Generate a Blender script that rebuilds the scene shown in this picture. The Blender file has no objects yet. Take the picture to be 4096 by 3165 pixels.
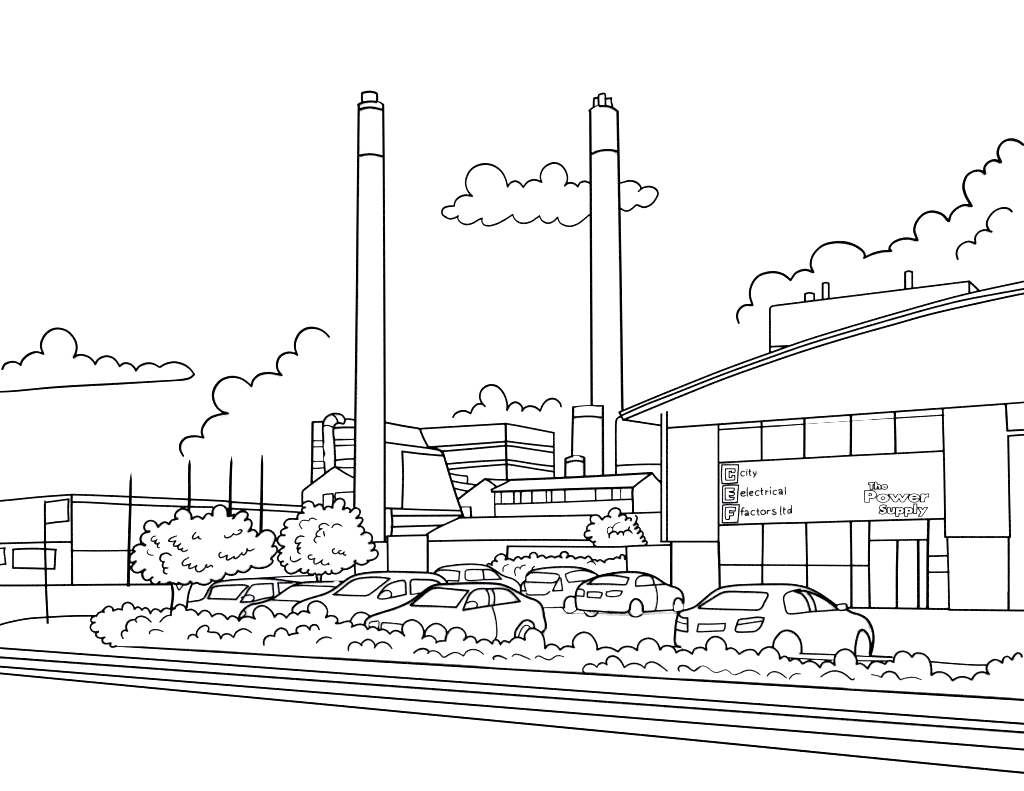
import bpy, math
import numpy as np
from mathutils import Vector
from mathutils.bvhtree import BVHTree
from mathutils.geometry import delaunay_2d_cdt

# ------------------------------------------------------------------ scene, camera, light
SC = bpy.context.scene
COL = SC.collection
F = 3214.6            # focal length in photo pixels (photo 4096 x 3165)
CX, HY = 2048.0, 2273.0   # principal column and horizon row
ZC = 1.8              # eye height
K = 700 / 2184.0
INK_PLUS = 3.8        # extra line width in photo pixels

cam = bpy.data.cameras.new('camera')
cam.sensor_width = 36.0
cam.lens = 36.0 * F / 4096
cam.shift_y = (HY - 1582.5) / 4096
cam.clip_start = 0.1
cam.clip_end = 20000
camo = bpy.data.objects.new('camera', cam)
camo.location = (0, 0, ZC)
camo.rotation_euler = (math.radians(90), 0, 0)
COL.objects.link(camo)
SC.camera = camo

w = bpy.data.worlds.new('World')
SC.world = w
w.use_nodes = True
nt = w.node_tree
nt.nodes.clear()
out = nt.nodes.new('ShaderNodeOutputWorld')
add = nt.nodes.new('ShaderNodeAddShader')
b1 = nt.nodes.new('ShaderNodeBackground')
b2 = nt.nodes.new('ShaderNodeBackground')
sky = nt.nodes.new('ShaderNodeTexSky')
sky.sky_type = 'NISHITA'
sky.sun_disc = False
sky.sun_elevation = math.radians(55)
sky.sun_rotation = math.radians(200)
b1.inputs[1].default_value = 0.05
nt.links.new(sky.outputs[0], b1.inputs[0])
b2.inputs[0].default_value = (1, 1, 1, 1)       # the even white overcast
b2.inputs[1].default_value = 1.0
nt.links.new(b1.outputs[0], add.inputs[0])
nt.links.new(b2.outputs[0], add.inputs[1])
nt.links.new(add.outputs[0], out.inputs[0])
sl = bpy.data.lights.new('sun', 'SUN')
sl.energy = 0.8
sl.angle = math.radians(30)
sl.color = (1, 0.98, 0.95)
so = bpy.data.objects.new('sun', sl)
so.rotation_euler = (math.radians(38), 0, math.radians(-20))
COL.objects.link(so)
SC.view_settings.view_transform = 'Standard'
SC.view_settings.look = 'None'
SC.view_settings.exposure = 0.65
SC.view_settings.gamma = 1
SC.render.engine = 'CYCLES'
SC.cycles.use_denoising = False
SC.cycles.max_bounces = 24
SC.cycles.diffuse_bounces = 24
SC.cycles.filter_width = 1.2

# ------------------------------------------------------------------ materials
def mat(name, lo, hi, scale):
    m = bpy.data.materials.new(name)
    m.use_nodes = True
    n = m.node_tree
    p = n.nodes['Principled BSDF']
    p.inputs['Roughness'].default_value = 1
    p.inputs['Specular IOR Level'].default_value = 0
    if hi > 0:
        x = n.nodes.new('ShaderNodeTexNoise')
        x.inputs['Scale'].default_value = scale
        r = n.nodes.new('ShaderNodeMapRange')
        r.inputs['To Min'].default_value = lo
        r.inputs['To Max'].default_value = hi
        n.links.new(x.outputs[0], r.inputs[0])
        n.links.new(r.outputs[0], p.inputs['Base Color'])
    else:
        p.inputs['Base Color'].default_value = (0, 0, 0, 1)
    return m
INK = mat('black_ink', 0, 0, 1)
PAINT = mat('white_paint', .965, .985, 3)
WALL = mat('white_wall', .965, .985, .6)
LEAF = mat('white_leaves', .965, .985, 4)
CLOUD = mat('white_cloud', .965, .985, .01)
GLASS = mat('white_glass', .965, .985, 1)
EARTH = mat('white_ground', .965, .985, .4)

# ------------------------------------------------------------------ pixels, strokes
def ray(p):
    return Vector(((p[0] - CX) / F, 1.0, -(p[1] - HY) / F))
def clampd(p, d):
    if p[1] > HY + 8:
        d = min(d, (ZC - .006) * F / (p[1] - HY))
    return d
def at(p, d):
    r = ray(p) * d
    return Vector((r.x, r.y, r.z + ZC))
def gpt(p, z=0.0):
    return at(p, (ZC - z) * F / (p[1] - HY))

def crom(pts):
    n = len(pts)
    if n == 2:
        a, b = pts
        m = max(1, int(math.dist(a, b) / 60))
        return [(a[0] + (b[0] - a[0]) * i / m, a[1] + (b[1] - a[1]) * i / m) for i in range(m + 1)]
    P = [np.array(p, float) for p in pts]
    P = [P[0] * 2 - P[1]] + P + [P[-1] * 2 - P[-2]]
    res = []
    for i in range(1, n):
        p0, p1, p2, p3 = P[i - 1:i + 3]
        t0 = 0; t1 = t0 + max(np.linalg.norm(p1 - p0), 1e-6) ** .5
        t2 = t1 + max(np.linalg.norm(p2 - p1), 1e-6) ** .5; t3 = t2 + max(np.linalg.norm(p3 - p2), 1e-6) ** .5
        m = max(2, int(np.linalg.norm(p2 - p1) / 7))
        for j in range(m):
            t = t1 + (t2 - t1) * j / m
            a1 = (t1 - t) / (t1 - t0) * p0 + (t - t0) / (t1 - t0) * p1
            a2 = (t2 - t) / (t2 - t1) * p1 + (t - t1) / (t2 - t1) * p2
            a3 = (t3 - t) / (t3 - t2) * p2 + (t - t2) / (t3 - t2) * p3
            c1 = (t2 - t) / (t2 - t0) * a1 + (t - t0) / (t2 - t0) * a2
            c2 = (t3 - t) / (t3 - t1) * a2 + (t - t1) / (t3 - t1) * a3
            res.append(tuple((t2 - t) / (t2 - t1) * c1 + (t - t1) / (t2 - t1) * c2))
    res.append(tuple(pts[-1]))
    return res

class T:
    """a window on the photo: reads 'x,y x,y / x,y x,y' (a slash marks a cusp) into strokes in photo pixels"""
    def __init__(s, ox, oy, k=K):
        s.o = (ox, oy); s.k = k
    def raw(s, txt):
        return [[(s.o[0] + float(q.split(',')[0]) * s.k, s.o[1] + float(q.split(',')[1]) * s.k) for q in seg.split()] for seg in txt.split('/')]
    def __call__(s, txt):
        return [crom(g) for g in s.raw(txt) if len(g) > 1]
    def poly(s, txt):
        return [p for g in s.raw(txt) for p in g]
S0 = T(0, 0, 1.0)
def flat(*segs):
    return [p for sg in segs for g in sg for p in g]
def ellipse(t, cx, cy, rx, ry, n=28):
    return [[(t.o[0] + (cx + rx * math.cos(a)) * t.k, t.o[1] + (cy + ry * math.sin(a)) * t.k)
             for a in [2 * math.pi * i / n for i in range(n + 1)]]]

# ------------------------------------------------------------------ surfaces in the place
class Front:
    def __init__(s, d): s.d = d
    def raw(s, p): return s.d
    def depth(s, p): return clampd(p, s.d)
class Upright:
    """vertical plane through two ground points given as (photo column, depth)"""
    def __init__(s, x1, d1, x2, d2, off=0.0):
        a = Vector(((x1 - CX) / F * d1, d1)); b = Vector(((x2 - CX) / F * d2, d2))
        n = Vector((-(b - a).y, (b - a).x)).normalized()
        if n.y < 0: n = -n
        s.n = n; s.c = n.dot(a) + off
    def raw(s, p): return s.c / (s.n.x * (p[0] - CX) / F + s.n.y)
    def depth(s, p): return clampd(p, s.raw(p))
class Off:
    def __init__(s, b, k): s.b = b; s.k = k
    def raw(s, p): return s.b.raw(p) - s.k
    def depth(s, p): return s.b.depth(p) - s.k
class Skin:
    """the nearest face of a mesh along the sight line"""
    def __init__(s, verts, faces, d0, back=None):
        s.b = BVHTree.FromPolygons(verts, faces); s.d0 = d0; s.back = back
    def hit(s, p):
        r = ray(p); h = s.b.ray_cast(Vector((0, 0, ZC)), r.normalized())
        return h[0].y if h[0] is not None else None
    def depth(s, p):
        d = s.hit(p)
        if d is None:
            h = s.b.find_nearest(at(p, s.d0))
            d = h[0].y if h[0] is not None else s.d0
        return clampd(p, d)

# ------------------------------------------------------------------ meshes
def thin(poly, step=6):
    r = [poly[0]]
    for p in poly[1:]:
        if math.dist(p, r[-1]) > step: r.append(p)
    if math.dist(r[0], r[-1]) < step: r.pop()
    return r
class M:
    def __init__(s, body=WALL):
        s.v = []; s.f = []; s.m = []; s.body = body
    def tri(s, poly, grid=0):
        poly = thin(poly)
        V = [Vector(p) for p in poly]; n = len(V)
        E = [(i, (i + 1) % n) for i in range(n)]
        if grid:
            A = np.array(poly); lo = A.min(0); hi = A.max(0)
            gx = np.arange(lo[0] + grid / 2, hi[0], grid); gy = np.arange(lo[1] + grid / 2, hi[1], grid)
            G = np.array([(x, y) for y in gy for x in gx])
            if len(G):
                ins = np.zeros(len(G), bool)
                for i in range(n):
                    a = A[i]; b = A[(i + 1) % n]
                    if a[1] == b[1]: continue
                    c = ((a[1] > G[:, 1]) != (b[1] > G[:, 1])) & (G[:, 0] < (b[0] - a[0]) * (G[:, 1] - a[1]) / (b[1] - a[1]) + a[0])
                    ins ^= c
                G = G[ins]
                if len(G):
                    dd = np.array([np.min(np.hypot(A[:, 0] - g[0], A[:, 1] - g[1])) for g in G])
                    V += [Vector(g) for g in G[dd > grid * .35]]
        r = delaunay_2d_cdt(V, E, [], 1, 1e-4)
        vs = [tuple(p) for p in r[0]]; fs = [tuple(f) for f in r[2]]
        cnt = {}
        for f in fs:
            for i in range(3):
                e = tuple(sorted((f[i], f[(i + 1) % 3]))); cnt[e] = cnt.get(e, 0) + 1
        bd = [e for e, c in cnt.items() if c == 1]
        return vs, fs, bd
    def solid(s, poly, front, back, grid=0):
        """closed body over an outline: front(p), back(p) give points"""
        vs, fs, bd = s.tri(poly, grid)
        b = len(s.v); n = len(vs)
        fr = [front(p) for p in vs]; bk = [back(p, q) for p, q in zip(vs, fr)]
        s.v += fr + bk
        new = [tuple(b + i for i in f) for f in fs] + [tuple(b + n + i for i in reversed(f)) for f in fs]
        new += [(b + e[0], b + e[1], b + n + e[1], b + n + e[0]) for e in bd]
        s.f += new; s.m += [0] * len(new)
        return s
    def prism(s, poly, surf, thick, lift=0.0, grid=0):
        """flat piece: outline on a surface, its thickness going straight back"""
        c = np.mean(np.array(poly), 0); r = ray(c); ext = Vector((r.x, 1, 0)) * thick
        fd = getattr(surf, 'raw', surf.depth)
        def fr(p): return at(p, fd(p) * (1 - lift))
        return s.solid(poly, fr, lambda p, q: q + ext, grid)
    def puff(s, poly, surf, bulge, grid, reach=None):
        """rounded body: outline on a surface, swelling to both sides"""
        A = np.array(thin(poly)); B = np.vstack([A, (A + np.roll(A, 1, 0)) / 2])
        vs, fs, bd = s.tri(poly, grid)
        edge = {i for e in bd for i in e}
        reach = reach or grid * 3
        b = len(s.v); n = len(vs); fr = []; bk = []
        for i, p in enumerate(vs):
            d = surf.depth(p)
            h = 0 if i in edge else min(1, float(np.min(np.hypot(B[:, 0] - p[0], B[:, 1] - p[1]))) / reach)
            h = bulge * math.sqrt(max(0, 1 - (1 - h) ** 2))
            fr.append(at(p, d - h)); q = at(p, d + h + bulge * .3); q.z = max(q.z, 0.0) if p[1] > HY else q.z; bk.append(q)
        s.v += fr + bk
        new = [tuple(b + i for i in f) for f in fs] + [tuple(b + n + i for i in reversed(f)) for f in fs]
        new += [(b + e[0], b + e[1], b + n + e[1], b + n + e[0]) for e in bd]
        s.f += new; s.m += [0] * len(new)
        return s
    def skin(s, d0):
        f = [x for x, m in zip(s.f, s.m) if m == 0]
        return Skin(s.v, f, d0)
    def tube(s, pts, rad, sides=6):
        n = len(pts)
        if n < 2: return
        rings = []
        P = list(pts); R = list(rad)
        t0 = (P[0] - P[1]).normalized(); t1 = (P[-1] - P[-2]).normalized()
        P = [P[0] + t0 * R[0] * .95, P[0] + t0 * R[0] * .6] + P + [P[-1] + t1 * R[-1] * .6, P[-1] + t1 * R[-1] * .95]
        R = [R[0] * .3, R[0] * .8] + R + [R[-1] * .8, R[-1] * .3]
        b = len(s.v); N = len(P); up = Vector((0, 0, 1))
        for i in range(N):
            t = P[min(i + 1, N - 1)] - P[max(i - 1, 0)]
            if t.length < 1e-9: t = t1
            t = t.normalized(); vd = (P[i] - Vector((0, 0, ZC))).normalized()
            a = t.cross(vd)
            if a.length < .05: a = t.cross(up)
            a = a.normalized(); c = t.cross(a).normalized()
            for k in range(sides):
                an = 2 * math.pi * k / sides
                s.v.append(P[i] + (a * math.cos(an) + c * math.sin(an)) * R[i])
        for i in range(N - 1):
            for k in range(sides):
                k2 = (k + 1) % sides
                s.f.append((b + i * sides + k, b + i * sides + k2, b + (i + 1) * sides + k2, b + (i + 1) * sides + k)); s.m.append(1)
        s.f.append(tuple(b + k for k in range(sides))); s.m.append(1)
        s.f.append(tuple(b + (N - 1) * sides + k for k in range(sides))); s.m.append(1)
    def ink(s, segs, surf, w=7.5, tp=None, lift=0.0, pl=None):
        """drawn lines as real black cords lying on a surface; tp = width factors at the two ends"""
        for g in segs:
            if len(g) == 1: continue
            ds = [surf.depth(p) * (1 - lift) for p in g]
            n = len(g); R = []
            for i, d in enumerate(ds):
                t = i / (n - 1); k = 1.0
                if tp:
                    k = tp[0] + (1 - tp[0]) * min(1, t / .35) if t < .5 else tp[1] + (1 - tp[1]) * min(1, (1 - t) / .35)
                q = (w * k + (INK_PLUS if pl is None else pl)) / 2 * d / F
                if g[i][1] > HY + 8:      # keep the cord on top of the ground, not sunk into it
                    ds[i] = d = min(d, (ZC - q - .004) * F / (g[i][1] - HY))
                R.append(q)
            s.tube([at(p, d) for p, d in zip(g, ds)], R)
        return s
    def strip(s, segs, z, w=7.5, mi=1):
        """flat painted line on the ground"""
        for g in segs:
            L = []
            for i in range(len(g)):
                a = np.array(g[max(i - 1, 0)]); b = np.array(g[min(i + 1, len(g) - 1)])
                t = (b - a) / np.linalg.norm(b - a); nn = np.array((-t[1], t[0])) * (w + INK_PLUS) / 2
                L.append((gpt(np.array(g[i]) + nn, z), gpt(np.array(g[i]) - nn, z)))
            b0 = len(s.v)
            for p, q in L: s.v += [p, q]
            for i in range(len(L) - 1):
                s.f.append((b0 + 2 * i, b0 + 2 * i + 1, b0 + 2 * i + 3, b0 + 2 * i + 2)); s.m.append(mi)
        return s
    def sheet(s, pts):
        b = len(s.v); s.v += [Vector(p) for p in pts]
        s.f.append(tuple(range(b, b + len(pts)))); s.m.append(0)
        return s
    def cone(s, rings, n=40):
        """round tower: rings of (centre, radius) from the bottom up"""
        b = len(s.v)
        for c, r in rings:
            for k in range(n):
                a = 2 * math.pi * k / n
                s.v.append(Vector((c.x + r * math.cos(a), c.y + r * math.sin(a), c.z)))
        for i in range(len(rings) - 1):
            for k in range(n):
                k2 = (k + 1) % n
                s.f.append((b + i * n + k, b + i * n + k2, b + (i + 1) * n + k2, b + (i + 1) * n + k)); s.m.append(0)
        s.f.append(tuple(b + k for k in range(n))); s.m.append(0)
        s.f.append(tuple(b + (len(rings) - 1) * n + k for k in range(n))); s.m.append(0)
        return s
    def build(s, name, parent=None, label=None):
        o0 = Vector(parent['_o']) if parent is not None and '_o' in parent else Vector()
        if parent is None:
            A = np.array([tuple(v) for v in s.v]); lo = A.min(0); hi = A.max(0)
            o0 = Vector(((lo[0] + hi[0]) / 2, (lo[1] + hi[1]) / 2, lo[2]))
        me = bpy.data.meshes.new(name)
        me.from_pydata([tuple(v - o0) for v in s.v], [], s.f)
        me.materials.append(s.body); me.materials.append(INK)
        me.polygons.foreach_set('material_index', s.m)
        me.update()
        o = bpy.data.objects.new(name, me); COL.objects.link(o)
        if parent is None: o.location = o0
        else:
            o.parent = parent; o['_o'] = parent['_o']
        if label: o['label'] = label
        return o
def tag(o, label, cat, group=None):
    o['label'] = label; o['category'] = cat
    if group: o['group'] = group
    return o
def struct(o):
    o['kind'] = 'structure'; return o
def thing(name, label, cat, loc, group=None):
    o = bpy.data.objects.new(name, None); COL.objects.link(o); o.empty_display_size = .2
    loc = Vector(loc); o.location = loc; o['_o'] = tuple(loc)
    return tag(o, label, cat, group)
# ------------------------------------------------------------------ ground, road, kerbs
def lerp_line(p, q):
    def f(x): return (x, p[1] + (q[1] - p[1]) * (x - p[0]) / (q[0] - p[0]))
    return f
l0 = lerp_line((464, 2583.5), (4096, 2800))
l1 = lerp_line((0, 2592.5), (4096, 2895))
l2 = lerp_line((10, 2630), (4096, 2929.5))
l3 = lerp_line((0, 2666.5), (4096, 2998))
l4 = [(0, 2693.5), (700, 2760.8), (1341, 2821.7), (2600, 2943), (4096, 3091)]
RZ = -0.085
XL, XR = -1800, 6400
def pair(l, z): return gpt(l(XL), z), gpt(l(XR), z)
a0, b0 = pair(l0, 0); a1, b1_ = pair(l1, 0); a2, b2_ = pair(lambda x: (x, l2(x)[1] + 5.5), 0); a3, b3 = pair(lambda x: (x, l3(x)[1] - 5), RZ)
gm = M(EARTH)
GX = sorted([-3000, -800, -200, -80, -40, a0.x, -15, -10, -5, 0, 4, b0.x, 15, 25, 50, 100, 250, 800, 3000])
GY = [24, 27, 31, 36, 42, 50, 60, 75, 100, 150, 300, 800, 2500, 7000]
def gfront(x): return a0.y + (b0.y - a0.y) * min(1, max(0, (x - a0.x) / (b0.x - a0.x)))
for i in range(len(GX) - 1):
    xa, xb = GX[i], GX[i + 1]
    gm.sheet([(xa, gfront(xa), 0), (xb, gfront(xb), 0), (xb, GY[0], 0), (xa, GY[0], 0)])
    for j in range(len(GY) - 1): gm.sheet([(xa, GY[j], 0), (xb, GY[j], 0), (xb, GY[j + 1], 0), (xa, GY[j + 1], 0)])
struct(gm
       .strip([crom([(3422, 2622), (3571, 2629)])], .004, 6.5)
       .strip([crom([(3149, 2631), (3250, 2637), (3331, 2641)]), crom([(3428, 2643), (3550, 2644)]), crom([(2686, 2585), (2730, 2591), (2782, 2594)])], .004, 3.2)
       .strip([crom([(3723, 2646.5), (3780, 2652), (3900, 2660), (3958, 2660)])], .004, 4.5)
       .strip(T(0, 2280)("-1600,1500 -700,960 0,685 150,645 350,608 600,590 900,575 1200,572"), .004, 6)
       .build('ground'))
struct(M(EARTH).sheet([a1, b1_, b0, a0]).strip([[l0(464), l0(1500), l0(2600), l0(4150), l0(6300)]], .004, 6.2).build('pavement'))
m = M(EARTH).sheet([a2, b2_, b1_, a1]).sheet([a3 - Vector((0, .01, .02)), b3 - Vector((0, .01, .02)), b2_, a2])
m.strip([[l1(-1700), l1(0), l1(1000), l1(2500), l1(4150), l1(6300)], [l2(-1700), l2(0), l2(1000), l2(2500), l2(4150), l2(6300)]], .004, 6.4)
struct(m.build('kerb'))
m = M(EARTH)
def rfront(x): return .25 + a3.y + (b3.y - a3.y) * min(1, max(0, (x - a3.x) / (b3.x - a3.x)))
RX = sorted([-300, -80, a3.x, -20, -12, -6, -2, 2, 5, b3.x, 20, 60])
RY = [3, 0, -10, -40, -300]
for i in range(len(RX) - 1):
    xa, xb = RX[i], RX[i + 1]
    m.sheet([(xa, rfront(xa), RZ), (xb, rfront(xb), RZ), (xb, RY[0], RZ), (xa, RY[0], RZ)])
    for j in range(4): m.sheet([(xa, RY[j], RZ), (xb, RY[j], RZ), (xb, RY[j + 1], RZ), (xa, RY[j + 1], RZ)])
m.strip([[l3(-1700), l3(0), l3(1000), l3(2500), l3(4150), l3(6300)], crom([(-1700, 2530)] + l4 + [(6000, 3270)])], RZ + .004, 6.4)
struct(m.build('road'))

# ------------------------------------------------------------------ clouds
def cloud(label, d, outline, close, w=7, bulge=40, tp=(.8, .8), extra=None):
    m = M(CLOUD).puff(flat(*outline) + close, Front(d), bulge, 45)
    for o in outline: m.ink(o, Front(d - bulge * .25), w, tp)
    tag(m.build('cloud'), label, 'cloud', 'clouds and steam in the sky')
t = T(0, 1200)
c1 = t("28,868 60,805 160,772 225,790 258,815 / 258,815 268,775 300,730 370,675 452,650 500,660 541,676 / 541,676 513,600 513,540 560,440 640,375 725,357 830,385 910,460 950,540 957,610 942,670 920,722 / 920,722 960,693 1020,686 1110,715 1165,765 1188,805 / 1188,805 1220,750 1280,713 1338,703 1410,725 1465,780 1492,830 / 1492,830 1530,798 1575,789 1640,810 1680,850 1695,885 / 1695,885 1730,837 1790,803 1860,790 1930,805 1990,842 / 1990,842 2060,802 2120,784 2184,778 2290,805 2370,860 2425,930 / 2425,930 2370,975 2290,995 2184,1005")
cloud('long flat-bottomed cloud low in the sky above the low building at the left', 900, [c1, t("2184,1005 1500,1045 700,1090 150,1140 0,1147 -30,1148")], t.poly("-200,1150 -200,870"))
t = T(700, 1200)
c2 = t("102,1947 65,1870 72,1790 130,1725 255,1702 355,1720 / 355,1720 333,1660 350,1580 430,1480 560,1430 662,1417 / 662,1417 580,1390 510,1320 473,1200 500,1090 580,1000 660,968 722,960 820,980 900,1030 953,1080 / 953,1080 975,1005 1050,935 1160,912 1250,922 1330,940 / 1330,940 1285,880 1272,810 1300,720 1360,672 1435,657 1490,668 1525,687 / 1525,687 1497,600 1505,510 1560,410 1640,358 1715,348 1810,370 1880,415 1922,462")
cloud('rising steam plume over the thin black masts, left of the tall chimney', 850, [c2], t.poly("1700,1100 1200,1500 600,1950"), 8)
t = T(1740, 600, 920 / 2184)
c3a = t("105,637 75,620 65,590 80,555 120,538 182,533 / 182,533 192,490 230,450 290,430 355,440 / 355,440 312,390 291,320 300,260 340,190 400,150 476,134 560,152 630,205 670,275 690,350 / 690,350 715,315 763,297 805,315 838,355 / 838,355 880,305 946,284 1013,307 / 1013,307 1000,260 1020,190 1070,143 1135,124 1195,145 1240,200 1258,260 1252,305 1232,340 / 1232,340 1262,317 1292,313 1330,325 1357,350 / 1357,350 1375,315 1425,299 1475,318 / 1475,318 1768,313 / 1768,313 1850,294 1910,308 1950,345 1955,370 1932,393 / 1932,393 1980,358 2040,349 2095,370 2118,410 2100,460 2050,520 1985,545 1945,533 1913,524 1885,545 1850,573 1805,580 1765,557")
c3b = t("95,640 145,655 190,645 220,627 / 220,627 217,655 245,690 300,709 360,695 420,660 448,650 / 448,650 445,680 465,712 510,721 580,705 660,665 738,615 / 738,615 755,655 800,690 855,697 915,680 960,650 993,627 / 993,627 1010,665 1050,692 1085,696 1130,675 1165,640 / 1165,640 1185,690 1240,720 1290,725 1360,700 1420,655 1463,618")
c3 = flat(c3a) + [p for g in reversed(c3b) for p in reversed(g)]
m = M(CLOUD).puff(c3, Front(900), 40, 45)
m.ink([g for g in c3a if len(g) > 8], Front(890), 6, (.8, .8)).ink(c3b, Front(890), 5, (.7, .9))
tag(m.build('cloud'), 'fluffy cloud partly hidden by the tall chimney with three flues', 'cloud', 'clouds and steam in the sky')
t = T(1780, 1500, 520 / 2184)
c4 = t("133,715 170,655 240,617 310,605 370,617 430,648 / 430,648 470,560 530,500 590,486 640,495 / 672,530 620,470 588,400 587,330 620,250 700,188 785,168 880,197 960,275 1020,390 1045,500 1042,595 / 1042,595 1080,520 1130,475 1188,460 1250,485 1300,550 1293,608 / 1293,608 1350,545 1430,525 1520,545 1565,575 1597,608 / 1597,608 1640,510 1710,430 1805,398 1890,430 1940,490 1950,535")
cloud('small cloud just above the striped flat-roofed block between the two chimneys', 800, [c4], t.poly("1850,650 300,720"), 7)
t = T(2846, 460, 1250 / 2184)
c5 = t("191,1455 178,1410 190,1365 230,1332 287,1330 / 287,1330 268,1260 280,1190 330,1125 427,1099 500,1115 553,1155 / 553,1155 590,1105 655,1083 712,1100 / 712,1100 693,1050 710,980 780,912 900,889 990,908 1060,955 1072,985 1066,1000 / 1066,1000 1130,970 1190,955 1257,951 / 1257,951 1243,935 1262,900 1310,873 1370,864 1440,877 / 1440,877 1417,805 1435,745 1480,695 1540,676 1610,695 1660,745 / 1660,745 1672,700 1715,653 1770,630 1818,638 / 1818,638 1775,560 1761,495 1785,425 1830,395 1862,389 1890,395 1912,412 / 1912,412 1907,370 1930,335 1975,317 2023,332 / 2023,332 2000,270 2015,215 2050,182 2097,172 2145,185 2180,210")
cloud('biggest steam plume, climbing behind the vented rooftop at the right', 900, [c5], t.poly("2400,300 2400,1500 600,1500"), 8)
c6 = t("1721,1010 1712,965 1735,915 1795,885 1845,900 / 1845,900 1843,855 1870,818 1915,804 1957,817 / 1940,808 1923,765 1940,715 1985,668 2040,650 2080,658 2100,677")
cloud('small curl of steam inside the big plume at the right edge', 800, [c6], t.poly("2250,760 2250,1000 1900,1060"), 6.5, 30)

# ------------------------------------------------------------------ chimneys
def chimney(label, d, rings, sides, arcs, flues, w):
    """rings: (column left, column right, row); the tower is a leaning lathe through them"""
    base = at(((rings[0][0] + rings[0][1]) / 2, rings[0][2]), d); base.z = 0
    th = thing('chimney', label, 'chimney', base, 'tall power station chimneys')
    R = [(at(((l + r) / 2, y), d), (r - l) / 2 / F * d) for l, r, y in rings]
    R[0][0].z = 0
    m = M().cone(R)
    sk = m.skin(d)
    ft = math.sqrt(2 * R[0][1] * (w + INK_PLUS) / 2 * d / F) * 1.3 + .2 * R[0][1]
    m.ink(sides, Front(d - ft), w)
    m.ink(arcs, Off(sk, .35), 6)
    m.build('stack', th)
    for fl, fw, poly, dd in flues:
        q = M().prism(poly, Front(d + dd), 1.5)
        q.ink(fl, Front(d + dd), fw)
        q.build('flue', th)
t = T(1350, 320, 300 / 1407)
chimney('tall round chimney with a single short flue on top', 120, [(1416.7, 1538.8, 2330), (1417, 1538.8, 2030), (1421.8, 1538.7, 1620), (1432, 1535, 690), (1434.5, 1532.8, 431)],
        [[(1434.8, 420), (1432, 680), (1427, 1200), (1421.8, 1620), (1416.7, 2028)], [(1532.8, 420), (1535, 680), (1537, 1100), (1538.8, 1620), (1538.8, 2165)]],
        t("380,470 450,430 540,412 630,405 720,412 800,428 852,460 / 415,555 500,530 625,518 740,535 842,560 / 420,1420 500,1403 610,1395 720,1405 842,1435"),
        [(t("462,415 458,330 462,248 / 462,248 590,225 700,240 742,262 / 742,262 744,330 742,395"), 7.5, t.poly("462,430 458,330 462,248 590,225 700,240 742,262 744,330 742,430"), 0.8)], 7.6)
t = T(2280, 340, 300 / 1407)
chimney('tall round chimney topped by three narrow flues', 150, [(2367, 2490, 2320), (2367, 2489.7, 1640), (2362.6, 2475.5, 700), (2361, 2470.4, 453)],
        [[(2361, 447), (2362.6, 700), (2364.5, 1150), (2366.8, 1640)], [(2470.4, 446), (2475.5, 700), (2483, 1150), (2489.6, 1637)]],
        t("360,483 420,437 520,402 640,395 740,408 830,445 888,493 / 405,1297 500,1252 600,1228 700,1220 800,1228 888,1252"),
        [(t("442,420 447,255 / 447,255 530,240"), 6.5, t.poly("442,430 447,255 535,240 540,430"), .6),
         (t("540,400 537,200 545,187 655,168 662,250 665,390"), 6, t.poly("540,420 537,190 655,168 665,420"), .2),
         (t("680,262 778,250 / 775,255 775,330 797,400"), 6, t.poly("672,420 678,262 778,250 775,330 797,420"), .6)], 8.5)

# ------------------------------------------------------------------ power station buildings
def base_of(poly, d):
    c = np.mean(np.array(poly), 0); b = at(c, d); b.z = 0
    return b
def mass(name, label, cat, d, poly, strokes, thick=8, parts=(), mname='wall', group=None):
    """an upright block: front outline reaching the ground, drawn lines [(strokes, width)], extra parts"""
    th = thing(name, label, cat, base_of(poly, d), group)
    m = M().prism(poly, Front(d), thick)
    for s in strokes: m.ink(s[0], Front(d), s[1], s[2] if len(s) > 2 else None)
    m.build(mname, th)
    for nm, pl, st, wd in parts:
        q = M(GLASS if nm in ('window', 'door') else WALL).prism(pl, Front(d - .02 - .0002 * d), .05)
        if st: q.ink(st, Front(d - .02 - .0002 * d), wd)
        q.build(nm, th)
    return th
t = T(1200, 1620)
mass('boiler_house', 'boiler house behind the steep gabled house, with ribbed bands on its wall', 'building', 140,
     t.poly("145,990 158,215 565,178 690,185 690,1500 100,1500"),
     [(t("145,985 152,700 158,218"), 8.5), (t("158,215 285,210"), 7), (t("170,448 285,448 / 165,524 290,523 / 160,706 300,704 / 160,793 230,792 300,783"), 4.5, (.7, .7)),
      (t("565,178 640,180 680,190"), 6), (t("435,290 550,282 670,282"), 6.5), (t("435,436 670,431 / 440,510 670,503"), 5.5, (1, .6)), (t("445,692 550,680 670,673"), 5.5), (t("440,775 550,785 665,783"), 4.5)])
m = M(); pp = t.poly("310,1100 305,760 290,450 283,300 290,215 330,150 400,113 450,108 520,125 555,165 558,200 545,235 515,232 485,225 445,240 422,275 415,330 425,440 438,640 437,1100")
m.puff(pp, Front(138.4), 1.5, 12)
m.ink(t("310,858 305,760 290,450 283,300 290,215 330,150 400,113 450,108 520,125 555,165 560,200 545,235 515,232 485,225 445,240 422,275 415,330 425,440 438,640 437,770"), Front(137.3), 6)
m.ink(t("400,118 440,150 465,190 470,220"), Front(136.3), 5).ink(t("290,268 340,255 412,278"), Front(136.3), 4)
tag(m.build('pipe'), 'thick hooked pipe bending over in front of the ribbed boiler house', 'pipe')
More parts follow.
